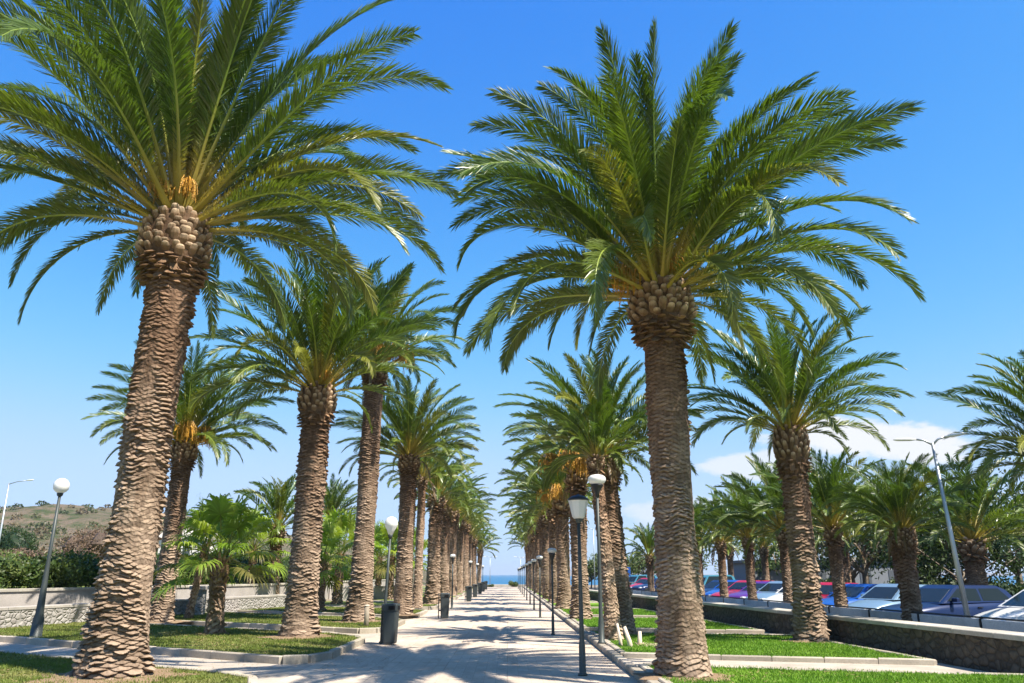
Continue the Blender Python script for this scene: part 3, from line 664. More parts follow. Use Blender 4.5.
fan_palm(-9.6, 47.5, 2.7, .24, 1.5, 0, 250, 'bright fan palm between the second and the tall third left trunks', (.05, 0))
fan_palm(-7.9, 56.5, 2.8, .22, 1.4, 1, 300, 'yellowish fan palm behind the lamp with the litter bin')
fan_palm(-8.4, 72.0, 3.0, .2, 1.6, 0, 330, 'small distant fan palm right of the fourth left date palm')
fan_palm(-10.2, 66.0, 2.9, .2, 1.6, 1, 90, 'distant fan palm left of the lamp with the litter bin')

# ------------------------------------------------------------------ ground
def sheet(name, polys, z, mat, tint=(1, 1, 1), kind='structure'):
    mb = MB()
    for p in polys: mb.add([(x, y, z) for x, y in p], [tuple(range(len(p)))], tint)
    o = mb.build(name, mat); tag(o, kind=kind); return o
PZ = -.12                                                   # promenade level, lawns are at 0
sheet('ground', [[(-1500, -60), (1500, -60), (1500, 150), (60, 150), (-25, 150), (-60, 700), (-1500, 1500)]], PZ - .06, M['earth'])
mb = MB(); mb.add([(-9000, 20, -3), (9000, 20, -3), (9000, 12000, -3), (-9000, 12000, -3)], [(0, 1, 2, 3)]); tag(mb.build('sea', M['sea']), kind='structure')
PLX, PRX = -3.75, 2.20
sheet('promenade', [[(PLX - .1, -8), (PRX, -8), (PRX, 122), (PLX - .1, 122)]], PZ, M['pavers'])
sheet('car_park', [[(9.3, -10), (40, -10), (40, 120), (5.6, 120), (5.6, 62), (8.6, 22)]], PZ - .035, M['asphalt'])
wallx = lambda y: 10.0 - .080 * y
# oblique side paths between the lawns
sheet('side_path', [[(-26, -8), (PLX - .1, -8), (PLX - .1, 122), (-26, 122)]], PZ - .012, M['path_concrete'])
o = sheet('side_path', [[(PRX + .1, -8), (10.4, -8), (wallx(62) + .1, 62), (wallx(62) + .1, 122), (PRX + .1, 122)]], -.075, M['path_concrete'])
lawnL, lawnR = MB(), MB(); kerb = MB(); krs = random.Random(3)
def kerbrun(a, b, z0, z1, wdt=.15, ln=1.0):
    a, b = np.array(a, float), np.array(b, float); d = b - a; L = np.linalg.norm(d)
    if L < .05: return
    d /= L; n = max(1, round(L / ln)); st = L / n
    for i in range(n):
        g = krs.uniform(.8, 1.12); kerb.obox(a + d * (st * (i + .5)) + np.array((-d[1], d[0])) * krs.uniform(-.008, .008), d, (st * .5 - .006, wdt / 2), z0, z1 + krs.uniform(-.008, .008), (g, g * krs.uniform(.97, 1.0), g * krs.uniform(.94, 1.0)), .018)
def bed(mbl, poly, z0, zl=0.0, kt=.03):
    mbl.add([(x, y, zl) for x, y in poly], [tuple(range(len(poly)))])
    for i in range(len(poly)): kerbrun(poly[i], poly[(i + 1) % len(poly)], z0, kt)
SL = -.62
BEDS_L, BEDS_R = [], []
yl = [(-9, 14.3), (17.0, 23.6), (25.7, 32.2), (34.2, 40.6), (42.6, 49.0), (51, 57.4), (59.4, 66), (68, 75), (77, 84), (86, 93), (95, 103), (105, 116)]
for i, (a, b) in enumerate(yl):
    x0, x1 = PLX - .05, -16.5 + .18 * max(0, min(a, 30) - 14)
    f = lambda x, c: c + SL * (x + 4)
    ch = .75
    near, far = a, b
    P = [(x0 - ch, f(x0 - ch, near)), (x0 - .28, near + .55), (x0, near + 1.3), (x0, far - 1.3), (x0 - .35, far - .45), (x0 - ch - .4, f(x0 - ch - .4, far)), (x1, f(x1, far)), (x1, f(x1, near))]
    if i == 0: P = [(x0 - ch, -9), (x0, -8.5), (x0, 12.9), (x0 - .3, 13.9), (x0 - 1.1, 14.7), (x1, f(x1, far)), (x1, -9)]
    bed(lawnL, P, PZ - .1); BEDS_L.append(P)
yr = [(-9, 15.7), (18.0, 24.6), (26.4, 33.2), (35.0, 41.8), (43.6, 50.4), (52.2, 59), (60.8, 68), (70, 78), (80, 88), (90, 98), (100, 110)]
for i, (a, b) in enumerate(yr):
    x0 = PRX + .262; s = -.27
    f = lambda x, c: c + s * (x - 2.6)
    xa = min(wallx(a) - .35, wallx(f(8, a)) - .3); xb = wallx(f(7, b)) - .3
    if a > 60: xa = xb = 5.0
    P = [(x0, f(x0, b)), (x0, f(x0, a)), (xa, f(xa, a)), (xb, f(xb, b))]
    bed(lawnR, P, -.09); BEDS_R.append(P)
tag(lawnL.build('lawn', M['lawn_dry']), kind='structure'); tag(lawnR.build('lawn', M['lawn_green']), kind='structure')
kerbrun((PRX + .09, -8), (PRX + .09, 120), PZ - .1, .0, .18, 1.0)
tag(kerb.build('kerb', M['kerb_concrete']), kind='structure')

# grass blades: nobody could count them
def inpoly(P, x, y):
    r = np.zeros(len(x), bool); n = len(P)
    for i in range(n):
        (x1, y1), (x2, y2) = P[i], P[(i + 1) % n]
        c = ((y1 > y) != (y2 > y)) & (x < (x2 - x1) * (y - y1) / (y2 - y1 + 1e-12) + x1); r ^= c
    return r
def blades(name, beds, ymax, dens, cols, hmin, hmax, seed, trunks):
    rs = np.random.RandomState(seed); mb = MB()
    for P in beds:
        A = np.array(P); y0, y1 = max(10.5, A[:, 1].min()), min(ymax, A[:, 1].max())
        if y1 <= y0: continue
        x0, x1 = A[:, 0].min(), A[:, 0].max()
        n = int((x1 - x0) * (y1 - y0) * dens); x = rs.uniform(x0, x1, n); y = rs.uniform(y0, y1, n)
        pn = vnoise(x * 1.1 + 20, y * 1.1 + 20, seed) * .6 + vnoise(x * 4 + 9, y * 4 + 9, seed + 1) * .4
        k = inpoly(P, x, y) & (np.abs(x) < y * .66 + 1) & (rs.rand(n) < .35 + .9 * pn) & (rs.rand(n) < np.clip(16 / y, 0, 1) ** 1.3)
        x, y, pn = x[k], y[k], pn[k]; n = len(x)
        h = rs.uniform(hmin, hmax, n) * (.6 + .8 * pn); a = rs.uniform(0, 6.28, n); wv = rs.uniform(.004, .009, n) * (1 + y / 25)
        p = np.stack([x, y, np.zeros(n)], -1); dx = np.stack([np.cos(a), np.sin(a), 0 * a], -1) * wv[:, None]; ln = np.stack([rs.normal(0, .4, n) * h, rs.normal(0, .4, n) * h, h], -1)
        V = np.stack([p - dx, p + dx, p + ln], 1).reshape(-1, 3); c = np.array(cols[0])[None] * (1 - pn[:, None]) + np.array(cols[1])[None] * pn[:, None]
        c = c * rs.uniform(.7, 1.3, n)[:, None]; mb.add(V, np.arange(3 * n).reshape(-1, 3), np.repeat(c, 3, 0))
    return tag(mb.build(name, M['grass_blade']), 'short grass growing on the lawn beds', None, None, 'stuff')
tag(blades('grass', BEDS_R, 46, 1300, ((.16, .27, .035), (.13, .27, .028)), .025, .06, 1, None), 'short bright green grass on the right lawns')
tag(blades('grass', BEDS_L, 46, 900, ((.22, .20, .075), (.12, .185, .03)), .02, .055, 2, None), 'short patchy dry grass on the left lawns')

# bare earth at the foot of the trunks
def soil(x, y, r, seed):
    rs = np.random.RandomState(seed); mb = MB(); n = 26; V = [(x, y, .035)]; 
    for k, (q, z) in enumerate(((.7, .03), (1, .006))):
        for i in range(n):
            rr = r * q * (1 + .22 * math.sin(i * 1.7 + seed) * rs.uniform(.3, 1)); t = 2 * math.pi * i / n; V.append((x + rr * math.cos(t), y + rr * math.sin(t), z))
    F = [(0, 1 + i, 1 + (i + 1) % n) for i in range(n)] + [(1 + i, 1 + n + i, 1 + n + (i + 1) % n, 1 + (i + 1) % n) for i in range(n)]
    mb.add(V, F, (.24, .16, .10)); return mb
sm = MB()
for i, (x, y, r) in enumerate(((-6.45, 14.1, 1.15), (2.9, 14.1, .78), (-5.6, 22.9, .95), (-5.25, 30, .9), (-4.35, 35, .75), (7.62, 21.3, .72), (3.2, 23.9, .75), (-12.2, 29.8, 1.0), (-8.25, 23.9, .5))):
    q = soil(x, y, r, i); sm.add(np.concatenate(q.v), q.f, (.24, .165, .105))
tag(sm.build('bare_earth', M['soil']), kind='structure')
# fallen litter on the dry lawn
rs = np.random.RandomState(9); mb = MB()
for i in range(900):
    left = rs.rand() < .8
    x, y = (rs.uniform(-10, -4.2), rs.uniform(11, 24)) if left else (rs.uniform(2.7, 6), rs.uniform(11.5, 15))
    if left and 14 < y + .62 * (x + 4) < 17.4: z = PZ
    else: z = .012
    a = rs.uniform(0, 6.28); l = rs.uniform(.03, .11); d = np.array((math.cos(a), math.sin(a), 0)); e = np.array((-d[1], d[0], 0)) * rs.uniform(.006, .02); p = np.array((x, y, z + .006))
    mb.add([p - d * l / 2, p + e, p + d * l / 2 + (0, 0, .012), p - e], [(0, 1, 2, 3)], np.array((.30, .21, .11)) * rs.uniform(.5, 1.3))
for i in range(420):
    side = rs.rand() < .6; x = (PRX - abs(rs.normal(0, .25))) if side else (PLX + .2 + abs(rs.normal(0, .5))); y = rs.uniform(11.5, 34)
    if rs.rand() < .25: x = rs.uniform(-3.4, 2)
    a = rs.uniform(0, 6.28); l = rs.uniform(.025, .09); d = np.array((math.cos(a), math.sin(a), 0)); e = np.array((-d[1], d[0], 0)) * rs.uniform(.006, .018); p = np.array((x, y, PZ + .006))
    mb.add([p - d * l / 2, p + e, p + d * l / 2 + (0, 0, .008), p - e], [(0, 1, 2, 3)], np.array((.26, .18, .09)) * rs.uniform(.5, 1.4))
tag(mb.build('leaf_litter', M['tinted_matte']), 'dry leaf scraps scattered on the near lawns and paving edges', None, None, 'stuff')

# ------------------------------------------------------------------ walls
def stone_wall(name, pts, h, th, capov, label, mats, cap_h=.09, z0=PZ - .1, wob=.0, cat='wall'):
    t = thing(name, (pts[0][0], pts[0][1], 0), label, cat); o = np.array(pts[0])
    body, cap = MB(), MB()
    for a, b in zip(pts[:-1], pts[1:]):
        a, b = np.array(a) - o, np.array(b) - o; d = b - a; L = np.linalg.norm(d); d /= L
        body.obox((a + b) / 2, d, (L / 2, th / 2), z0, h - cap_h - .003)
        n = max(1, int(L / 1.2)); st = L / n
        for i in range(n):
            g = krs.uniform(.85, 1.1); cap.obox(a + d * st * (i + .5), d, (st / 2 - .005, th / 2 + capov), h - cap_h, h + krs.uniform(-.004, .004), (g, g, g * .98), .012)
    body.build('wall_body', mats[0], t); cap.build('coping', mats[1], t); return t
stone_wall('stone_wall', [(wallx(2) + .25, 2), (wallx(61) + .25, 61)], .60, .5, .06, 'low dark rubble stone wall with pale coping along the right lawn', (M['dark_stone'], M['cap_stone']))
stone_wall('stone_wall', [(-21.0, 9.5), (-15.9, 26.6), (-11.7, 44.0)], .62, .45, .02, 'lower pale stone wall along the far side of the left lawns', (M['pale_stone'], M['white_render']))
stone_wall('garden_wall', [(-21.9, 9.2), (-16.75, 26.8), (-12.5, 44.2), (-12.2, 100)], 1.15, .25, .05, 'upper white rendered wall in front of the leafy hedge on the left', (M['white_render'], M['cap_stone']))
stone_wall('garden_wall', [(-11.9, 56), (-6.3, 58.5)], .85, .3, .04, 'short pale cross wall seen between the left palm trunks', (M['white_render'], M['white_render']))
t = thing('stone_pillar', (-12.9, 35.2, 0), 'squat stone pillar with a slab cap beside the thin stemmed fan palm', 'pillar')
mb = MB(); mb.obox((0, 0), (1, 0), (.22, .22), PZ - .1, 1.0); mb.build('shaft', M['pale_stone'], t)
mb = MB(); mb.obox((0, 0), (1, 0), (.33, .33), 1.003, 1.15, (1, 1, 1), .02); mb.build('cap', M['white_render'], t)
# raised ground behind the left wall
sheet('terrace', [[(-60, 5), (-22.2, 8), (-16.95, 26.8), (-12.7, 44.2), (-12.4, 100), (-60, 100)]], 1.0, M['lawn_dry'])

# low panelled barrier in front of the cars
t = thing('barrier', (9.5, 0, 0), 'low white panelled barrier with dark top rail in front of the parked cars', 'barrier')
bx = lambda y: 11.35 - .078 * y - 9.5 + (0.55 if y > 25 else 0.55)
ys = list(np.arange(9.0, 66.0, 2.4)); panel, rail = MB(), MB()
for i in range(len(ys) - 1):
    a, b = np.array((bx(ys[i]), ys[i])), np.array((bx(ys[i + 1]), ys[i + 1])); d = b - a; L = np.linalg.norm(d); d /= L
    g = krs.uniform(.8, 1.08)
    panel.obox((a + b) / 2 + d * 0, d, (L / 2 - .05, .03), .03, .66, (g, g, g), .01)
    pm = MB(); pm.obox(a, d, (.03, .04), PZ - .1, .674, (1, 1, 1), .01); pm.build('post', M['dark_metal'], t)
rail.tube([(bx(ys[0]), ys[0], .695), (bx(ys[-1]), ys[-1], .695)], .02, 8)
panel.build('panel', M['barrier_paint'], t); rail.build('top_rail', M['dark_metal'], t)

# ------------------------------------------------------------------ lamps and bins
def lamp(x, y, z, hgt, style, label, lean=(0, 0), base=.11, top=.045, sc=1.0):
    t = thing('street_lamp', (x, y, z), label, 'lamp post', 'lamp posts along the promenade')
    t.rotation_euler = (lean[1], lean[0], 0)
    mb = MB()
    mb.lathe([(base * 1.7, 0), (base * 1.7, .03), (base * 1.25, .05), (base * 1.15, .5), (base * .85, .62), (top * 1.25, hgt * .55), (top, hgt)], 16); mb.build('pole', M['lamp_pole'], t, True)
    mb = MB()
    mb.lathe([(top, 0), (top * 1.9, .03), (top * 2.2, .08), (top * 2.0, .11)], 16, (0, 0, hgt)); mb.build('collar', M['lamp_pole'], t, True)
    g = MB(); s = sc
    if style == 'globe':
        g.lathe([(.09 * s, 0), (.17 * s, .04), (.235 * s, .13 * s), (.255 * s, .24 * s), (.235 * s, .35 * s), (.17 * s, .44 * s), (.08 * s, .49 * s), (.01, .5 * s)], 24, (0, 0, hgt + .10)); g.build('globe', M['globe'], t, True)
    elif style == 'acorn':
        g.lathe([(.07 * s, 0), (.13 * s, .12), (.20 * s, .22), (.225 * s, .27), (.21 * s, .36), (.15 * s, .44), (.06 * s, .48), (.005, .485)], 24, (0, 0, hgt + .10)); g.build('globe', M['globe'], t, True)
    elif style == 'squat':
        g.lathe([(.13 * s, 0), (.24 * s, .05 * s), (.285 * s, .14 * s), (.27 * s, .22 * s), (.2 * s, .28 * s), (.08 * s, .31 * s), (.005, .315 * s)], 24, (0, 0, hgt + .10)); g.build('globe', M['globe'], t, True)
        mb = MB(); mb.lathe([(top * 1.5, -.22), (top * 1.7, -.1), (.19 * s, .06), (.21 * s, .095), (.12 * s, .12)], 20, (0, 0, hgt)); mb.build('cup', M['dark_metal'], t, True)
    else:
        g.lathe([(.10 * s, 0), (.13 * s, .03), (.20 * s, .30), (.215 * s, .33)], 8, (0, 0, hgt + .09)); g.build('lantern_shade', M['globe'], t)
        mb = MB(); mb.lathe([(.225 * s, 0), (.225 * s, .025), (.14 * s, .075), (.03, .10), (.005, .12)], 16, (0, 0, hgt + .423)); mb.build('lantern_cap', M['dark_metal'], t, True)
    return t
lamp(-12.5, 22.6, -.02, 3.7, 'globe', 'leaning street lamp with white globe left of the nearest trunk, before the pale stone wall', (R(.9), 0), .12, .038, .82)
lamp(-3.27, 22.3, PZ, 2.66, 'acorn', 'lamp post with white acorn globe standing beside the nearest litter bin', (R(2.0), 0), .055, .03, .82)
lamp(2.29, 20.7, 0, 3.72, 'squat', 'lamp post with flattened white globe in front of the slim pale right palm', (R(0), 0), .06, .034, .82)
lamp(1.34, 15.3, PZ, 2.64, 'cone', 'nearest lamp post on the right of the paving, with a cone shaped grey lantern', (R(-.2), 0), .05, .029, .90)
for k, y in enumerate((25.3, 35.1, 43.0, 50.5, 59, 68, 77, 86, 96, 106)):
    nm = ('second', 'third', 'fourth', 'fifth', 'sixth', 'seventh', 'eighth', 'ninth', 'tenth', 'eleventh')[k]
    lamp(1.36, y, PZ, 2.25, 'squat', nm + ' lamp post along the right edge of the paving, slim with small white shade', (0, 0), .036, .022, .5)
for k, y in enumerate((44.0, 65.0, 80.0, 98.0)):
    nm = ('second', 'third', 'fourth', 'fifth')[k]
    lamp(-2.9, y, PZ, 2.5, 'squat', nm + ' lamp post along the left edge of the paving, slim with small white shade', (0, 0), .05, .03, .55)

def make_bin(x, y, label, rz=0.0):
    t = thing('litter_bin', (x, y, PZ), label, 'litter bin', 'litter bins along the left of the promenade', rz)
    def rbox(mb, prof, cr=.05):
        # rounded-rectangle lathe: prof = (half width, half depth, z)
        V = []; n = 0
        for (a, b, z) in prof:
            ring = []
            for cx, cyq, a0 in ((1, 1, 0), (-1, 1, 90), (-1, -1, 180), (1, -1, 270)):
                for q in range(4):
                    ang = R(a0 + q * 30); ring.append(((a - cr) * cx + cr * math.cos(ang), (b - cr) * cyq + cr * math.sin(ang), z))
            n = len(ring); V += ring
        F = []
        for i in range(len(prof) - 1):
            for j in range(n): F.append((i * n + j, i * n + (j + 1) % n, (i + 1) * n + (j + 1) % n, (i + 1) * n + j))
        F.append(tuple(range(n - 1, -1, -1))); F.append(tuple((len(prof) - 1) * n + j for j in range(n))); mb.add(V, F)
    mb = MB(); rbox(mb, [(.15, .15, .03), (.16, .16, .06), (.185, .185, .80), (.185, .185, .82)]); mb.build('body', M['bin_plastic'], t)
    mb = MB(); rbox(mb, [(.197, .197, .823), (.202, .202, .84), (.202, .202, .965), (.19, .19, .99), (.12, .12, 1.005)]); mb.build('lid', M['bin_plastic'], t)
    mb = MB(); mb.box(-.02, .15, -.212, -.2, .855, .945); mb.build('slot', M['bin_dark'], t)
    mb = MB(); mb.box(.2, .212, -.12, .12, .855, .945); mb.build('slot', M['bin_dark'], t)
    mb = MB(); mb.box(-.235, -.15, -.05, .05, .3, .36); mb.box(-.235, -.15, -.05, .05, .7, .76); mb.build('bracket', M['dark_metal'], t)
    mb = MB(); mb.tube([(-.25, .06, 0), (-.25, .06, 1.0)], .022, 10); mb.build('post', M['lamp_pole'], t)
    return t
b0 = make_bin(-3.02, 21.9, 'nearest dark litter bin, standing by the acorn lamp post', R(-6))
for k, (y, r) in enumerate(((34.3, 4), (55.5, -3), (65.8, 2), (77.5, 5), (88, 0), (99, 3))):
    nm = ('second', 'third', 'fourth', 'fifth', 'sixth', 'farthest')[k]
    copy_thing(b0, (-2.55, y, PZ), nm + ' dark litter bin along the left edge of the paving', R(r))

# wooden post, stump and cut trunks
t = tag(thing('wooden_post', (-4.6, 27.6, 0), 'short grey wooden post in the lawn before the tall third left palm', 'post'))
mb = MB(); mb.tube([(0, 0, -.1), (.01, 0, .25), (0, .01, .62)], [.085, .08, .078], 10); mb.build('shaft', M['wood_grey'], t, True)
mb = MB(); mb.lathe([(.09, 0), (.092, .012), (.07, .03), (.01, .04)], 10, (0, .01, .62)); mb.build('cap', M['pale_wood'], t)
def stump(x, y, h, r, lean, label):
    mb = MB(); mb.tube([(0, 0, -.1), (lean * .3, 0, h * .3), (lean, .02, h)], [r * 1.3, r, r * .7], 10); o = mb.build('cut_trunk', M['pale_wood'], None, True); o.location = (x, y, 0)
    tag(o, label, 'stump', 'pale cut stumps on the right lawn')
stump(2.66, 19.9, .5, .04, -.08, 'tallest pale cut stem leaning at the foot of the slim right palm')
stump(2.86, 19.7, .44, .055, -.14, 'thick pale stump beside the foot of the slim right palm')
stump(3.15, 20.3, .3, .055, .02, 'short pale stump standing apart in its patch of chips')
mb = MB(); rs = np.random.RandomState(4)
for i in range(500):
    x, y = 3.08 + abs(rs.normal(0, .33)), 20.15 + rs.normal(0, .22); a = rs.uniform(0, 6.28); l = rs.uniform(.02, .06); d = np.array((math.cos(a), math.sin(a), .15)) * l; e = np.array((-math.sin(a), math.cos(a), 0)) * l * .5; p = np.array((x, y, .015))
    mb.add([p - d, p + e, p + d, p - e], [(0, 1, 2, 3)], np.array((.62, .5, .37)) * rs.uniform(.6, 1.15))
tag(mb.build('wood_chips', M['tinted_matte']), 'pale wood chips scattered round the cut stumps', None, None, 'stuff')

# tall street lights
def street_light(x, y, h, arms, label, lean=0.0, pr=.07):
    t = thing('street_light', (x, y, PZ), label, 'street light', None); t.rotation_euler = (0, lean, 0)
    mb = MB(); mb.tube([(0, 0, 0), (0, 0, h * .5), (0, 0, h)], [pr, pr * .75, pr * .5], 10); mb.build('pole', M['galvanised'], t, True)
    for (dx, dy, ln) in arms:
        a = MB(); a.tube([(0, 0, h - .05), (dx * ln * .5, dy * ln * .5, h + .08), (dx * ln, dy * ln, h + .12)], .025, 8); ao = a.build('arm', M['galvanised'], t, True)
        q = MB(); p = np.array((dx * ln, dy * ln, h + .12)); d = np.array((dx, dy, .08))
        q.tube([p, p + d * .15, p + d * .45, p + d * .55], [.03, .075, .07, .02], 8, flat=.5); q.build('lamp_head', M['plate_white'], t, True)
street_light(10.75, 19.6, 4.85, ((-.9, .3, .36), (.9, -.3, .30)), 'tall grey two armed street light rising beside the navy estate car', R(-3.2))
street_light(-28.3, 46, 6.7, ((.95, -.2, 1.1),), 'white single armed street light behind the hedge at the left edge', 0)
for k, (x, y, h) in enumerate(((9.6, 74, 6.2), (9.2, 88, 6.4))):
    street_light(x, y, h, ((-.9, 0, .6),), ('slim', 'fainter slim')[k] + ' far street light beyond the end of the dark stone wall', 0, .06)
for k, (x, y) in enumerate(((-2.6, 124), (2.0, 126), (3.2, 132))):
    street_light(x, y, 4.2, ((-.95, .1, .6), (.95, -.1, .6)), ('small two armed street light at the seaward end left of the sea view', 'small two armed street light at the seaward end right of the sea view', 'farthest two armed street light behind the last right palms')[k], 0, .05)
t = thing('road_sign', (9.4, 66, PZ), 'small blue sign on a post beyond the end of the dark stone wall', 'sign')
mb = MB(); mb.tube([(0, 0, 0), (0, 0, 2.4)], .035, 8); mb.build('post', M['galvanised'], t)
mb = MB(); mb.box(-.35, .35, -.06, -.04, 1.6, 2.3); mb.build('sign_plate', M['blue_sign'], t)

# ------------------------------------------------------------------ cars
PAINTS = {n: paint('paint_' + n, c, m) for n, c, m in (('silver_blue', (.15, .24, .34), .4), ('white', (.58, .58, .57), 0), ('navy', (.010, .022, .075), .3), ('red', (.36, .012, .03), .1), ('blue', (.015, .08, .34), .3), ('purple', (.09, .025, .20), .3), ('teal', (.05, .19, .26), .3), ('black', (.012, .012, .014), .2), ('sky', (.09, .22, .40), .35))}
def car_parts(kind):
    """nose points to -x; length L; returns dict of MB"""
    if kind == 'estate': L, W, roof = 4.5, 1.74, 1.45; cab = [(-.80, .93), (-.12, 1.36), (.05, 1.43), (1.55, 1.42), (1.85, 1.30), (2.12, .97)]
    elif kind == 'saloon': L, W, roof = 4.3, 1.70, 1.40; cab = [(-.75, .92), (-.05, 1.33), (.12, 1.40), (.85, 1.39), (1.05, 1.33), (1.62, .98)]
    elif kind == 'van': L, W, roof = 4.2, 1.75, 1.75; cab = [(-1.15, 1.02), (-.55, 1.60), (-.38, 1.70), (1.6, 1.72), (1.85, 1.62), (2.03, 1.05)]
    else: L, W, roof = 3.85, 1.68, 1.44; cab = [(-.82, .94), (-.15, 1.36), (.02, 1.43), (1.15, 1.40), (1.45, 1.28), (1.80, .98)]
    hw = W / 2; x0 = -L / 2; x1 = L / 2
    # body stations: x, zbottom, zshoulder, halfwidth
    st = [(x0, .34, .52, .60), (x0 + .06, .24, .62, .76), (x0 + .25, .2, .70, .90), (x0 + .6, .2, .80, .97), (cab[0][0] - .05, .2, .90, 1.0), (cab[0][0] + .5, .2, .93, 1.0), (.4, .2, .94, 1.0), (1.1, .2, .96, 1.0), (cab[-1][0] - .1, .22, .975, .98), (x1 - .12, .26, .93 if kind != 'van' else 1.0, .93), (x1, .36, .82, .82)]
    st.sort(key=lambda s: s[0]); B = MB(); V = []
    for (x, zb, zs, k) in st:
        w_ = hw * k
        half = [(w_ * .86, zb), (w_ * .985, zb + .10), (w_, zb + (zs - zb) * .5), (w_ * .985, zb + (zs - zb) * .78), (w_ * .93, zs - .03), (w_ * .82, zs), (w_ * .4, zs + .025)]
        ring = [(x, y, z) for y, z in half] + [(x, -y, z) for y, z in reversed(half)]; V += ring
    n = 14; F = []
    for i in range(len(st) - 1):
        for j in range(n): F.append((i * n + j, (i + 1) * n + j, (i + 1) * n + (j + 1) % n, i * n + (j + 1) % n))
    F.append(tuple(range(n))); F.append(tuple((len(st) - 1) * n + j for j in range(n - 1, -1, -1))); B.add(V, F)
    # cabin shell (painted): pillars and roof
    Cb = MB(); V = []
    ins = lambda z: hw * (.93 - .22 * (z - .94) / (roof - .94))
    for (x, z) in cab:
        y = ins(z); ze = z
        V += [(x, -y, ze), (x, -y * .8, ze + (.018 if z > roof - .06 else .0)), (x, y * .8, ze + (.018 if z > roof - .06 else 0)), (x, y, ze)]
    for (x, z) in (cab[0], cab[-1]): pass
    k = len(cab); F = []
    for i in range(k - 1):
        for j in range(3): F.append((i * 4 + j, (i + 1) * 4 + j, (i + 1) * 4 + j + 1, i * 4 + j + 1))
    # sides
    F.append(tuple(i * 4 for i in range(k - 1, -1, -1))); F.append(tuple(i * 4 + 3 for i in range(k))); Cb.add(V, F)
    P = {'body': B, 'cabin': Cb}
    def quad(pts, off, th=.012):
        pts = np.array(pts, float); nrm = np.cross(pts[1] - pts[0], pts[2] - pts[0]); nrm /= np.linalg.norm(nrm); nrm *= np.sign((nrm * off).sum())
        m_ = MB(); a = pts + nrm * th * .5; b = pts - nrm * .004; q = len(pts)
        m_.add(np.concatenate([a, b]), [tuple(range(q)), tuple(range(2 * q - 1, q - 1, -1))] + [(i, q + i, q + (i + 1) % q, (i + 1) % q) for i in range(q)]); return m_
    def lerp(a, b, t): return (a[0] + (b[0] - a[0]) * t, a[1] + (b[1] - a[1]) * t)
    def face(a, b, t0, t1, off, s=.86):
        A, Bq = lerp(a, b, t0), lerp(a, b, t1); return quad([(A[0], -ins(A[1]) * s, A[1]), (Bq[0], -ins(Bq[1]) * s, Bq[1]), (Bq[0], ins(Bq[1]) * s, Bq[1]), (A[0], ins(A[1]) * s, A[1])], np.array(off), .016)
    P['windscreen'] = face(cab[0], cab[1], .08, .94, (-1, 0, 1))
    P['rear_window'] = face(cab[-2], cab[-1], .12, .72, (1, 0, .4), .8)
    zl = .995; xm = (cab[1][0] + cab[3][0]) / 2 + .05; zt = roof - .105
    xf = cab[0][0] + (cab[1][0] - cab[0][0]) * ((zl - cab[0][1]) / (cab[1][1] - cab[0][1])) + .14; xt = cab[1][0] + .12
    xr = cab[-1][0] - .22; xrt = cab[-3][0] + .02 if kind != 'saloon' else cab[-3][0] + .05
    for sgn in (-1, 1):
        yy = lambda z: sgn * ins(z)
        P['side_window_%d0' % sgn] = quad([(xf, yy(zl), zl), (xm - .04, yy(zl), zl), (xm - .04, yy(zt), zt), (xt, yy(zt), zt)], np.array((0, sgn, .2)))
        P['side_window_%d1' % sgn] = quad([(xm + .04, yy(zl), zl), (xr, yy(zl), zl), (xrt, yy(zt), zt), (xm + .04, yy(zt), zt)], np.array((0, sgn, .2)))
        h = MB(); h.tube([(x0 + .10, sgn * hw * .60, .60), (x0 + .12, sgn * hw * .74, .615), (x0 + .24, sgn * hw * .865, .63)], [.075, .085, .05], 10, flat=1); P['headlight_%d' % sgn] = h
        m_ = MB(); m_.obox((cab[0][0] + .42, sgn * (hw + .06)), (0, 1), (.10, .05), .98, 1.10, (1, 1, 1), .025); P['mirror_%d' % sgn] = m_
        d_ = MB(); d_.box(xm - .28, xm - .10, *(sorted((sgn * (hw * .985), sgn * (hw * .985 + .03)))), .80, .83); P['door_handle_%d' % sgn] = d_
        rl = MB(); rl.obox((x1 - .05, sgn * hw * .70), (0, 1), (.10, .05), .72, .92, (1, 1, 1), .01); P['rear_light_%d' % sgn] = rl
    bp = MB(); bp.obox((x0 + .02, 0), (0, 1), (hw * .76, .06), .32, .46, (1, 1, 1), .03); P['bumper'] = bp
    gp = MB(); gp.obox((x0 + .035, 0), (0, 1), (hw * .38, .03), .53, .60, (1, 1, 1), .01); P['grille'] = gp
    lp = MB(); lp.box(x0 - .062, x0 - .045, -.26, .26, .36, .46); P['licence_plate'] = lp
    wb = (x0 + .72, x1 - .78)
    return P, wb, hw, L
CARM = {}
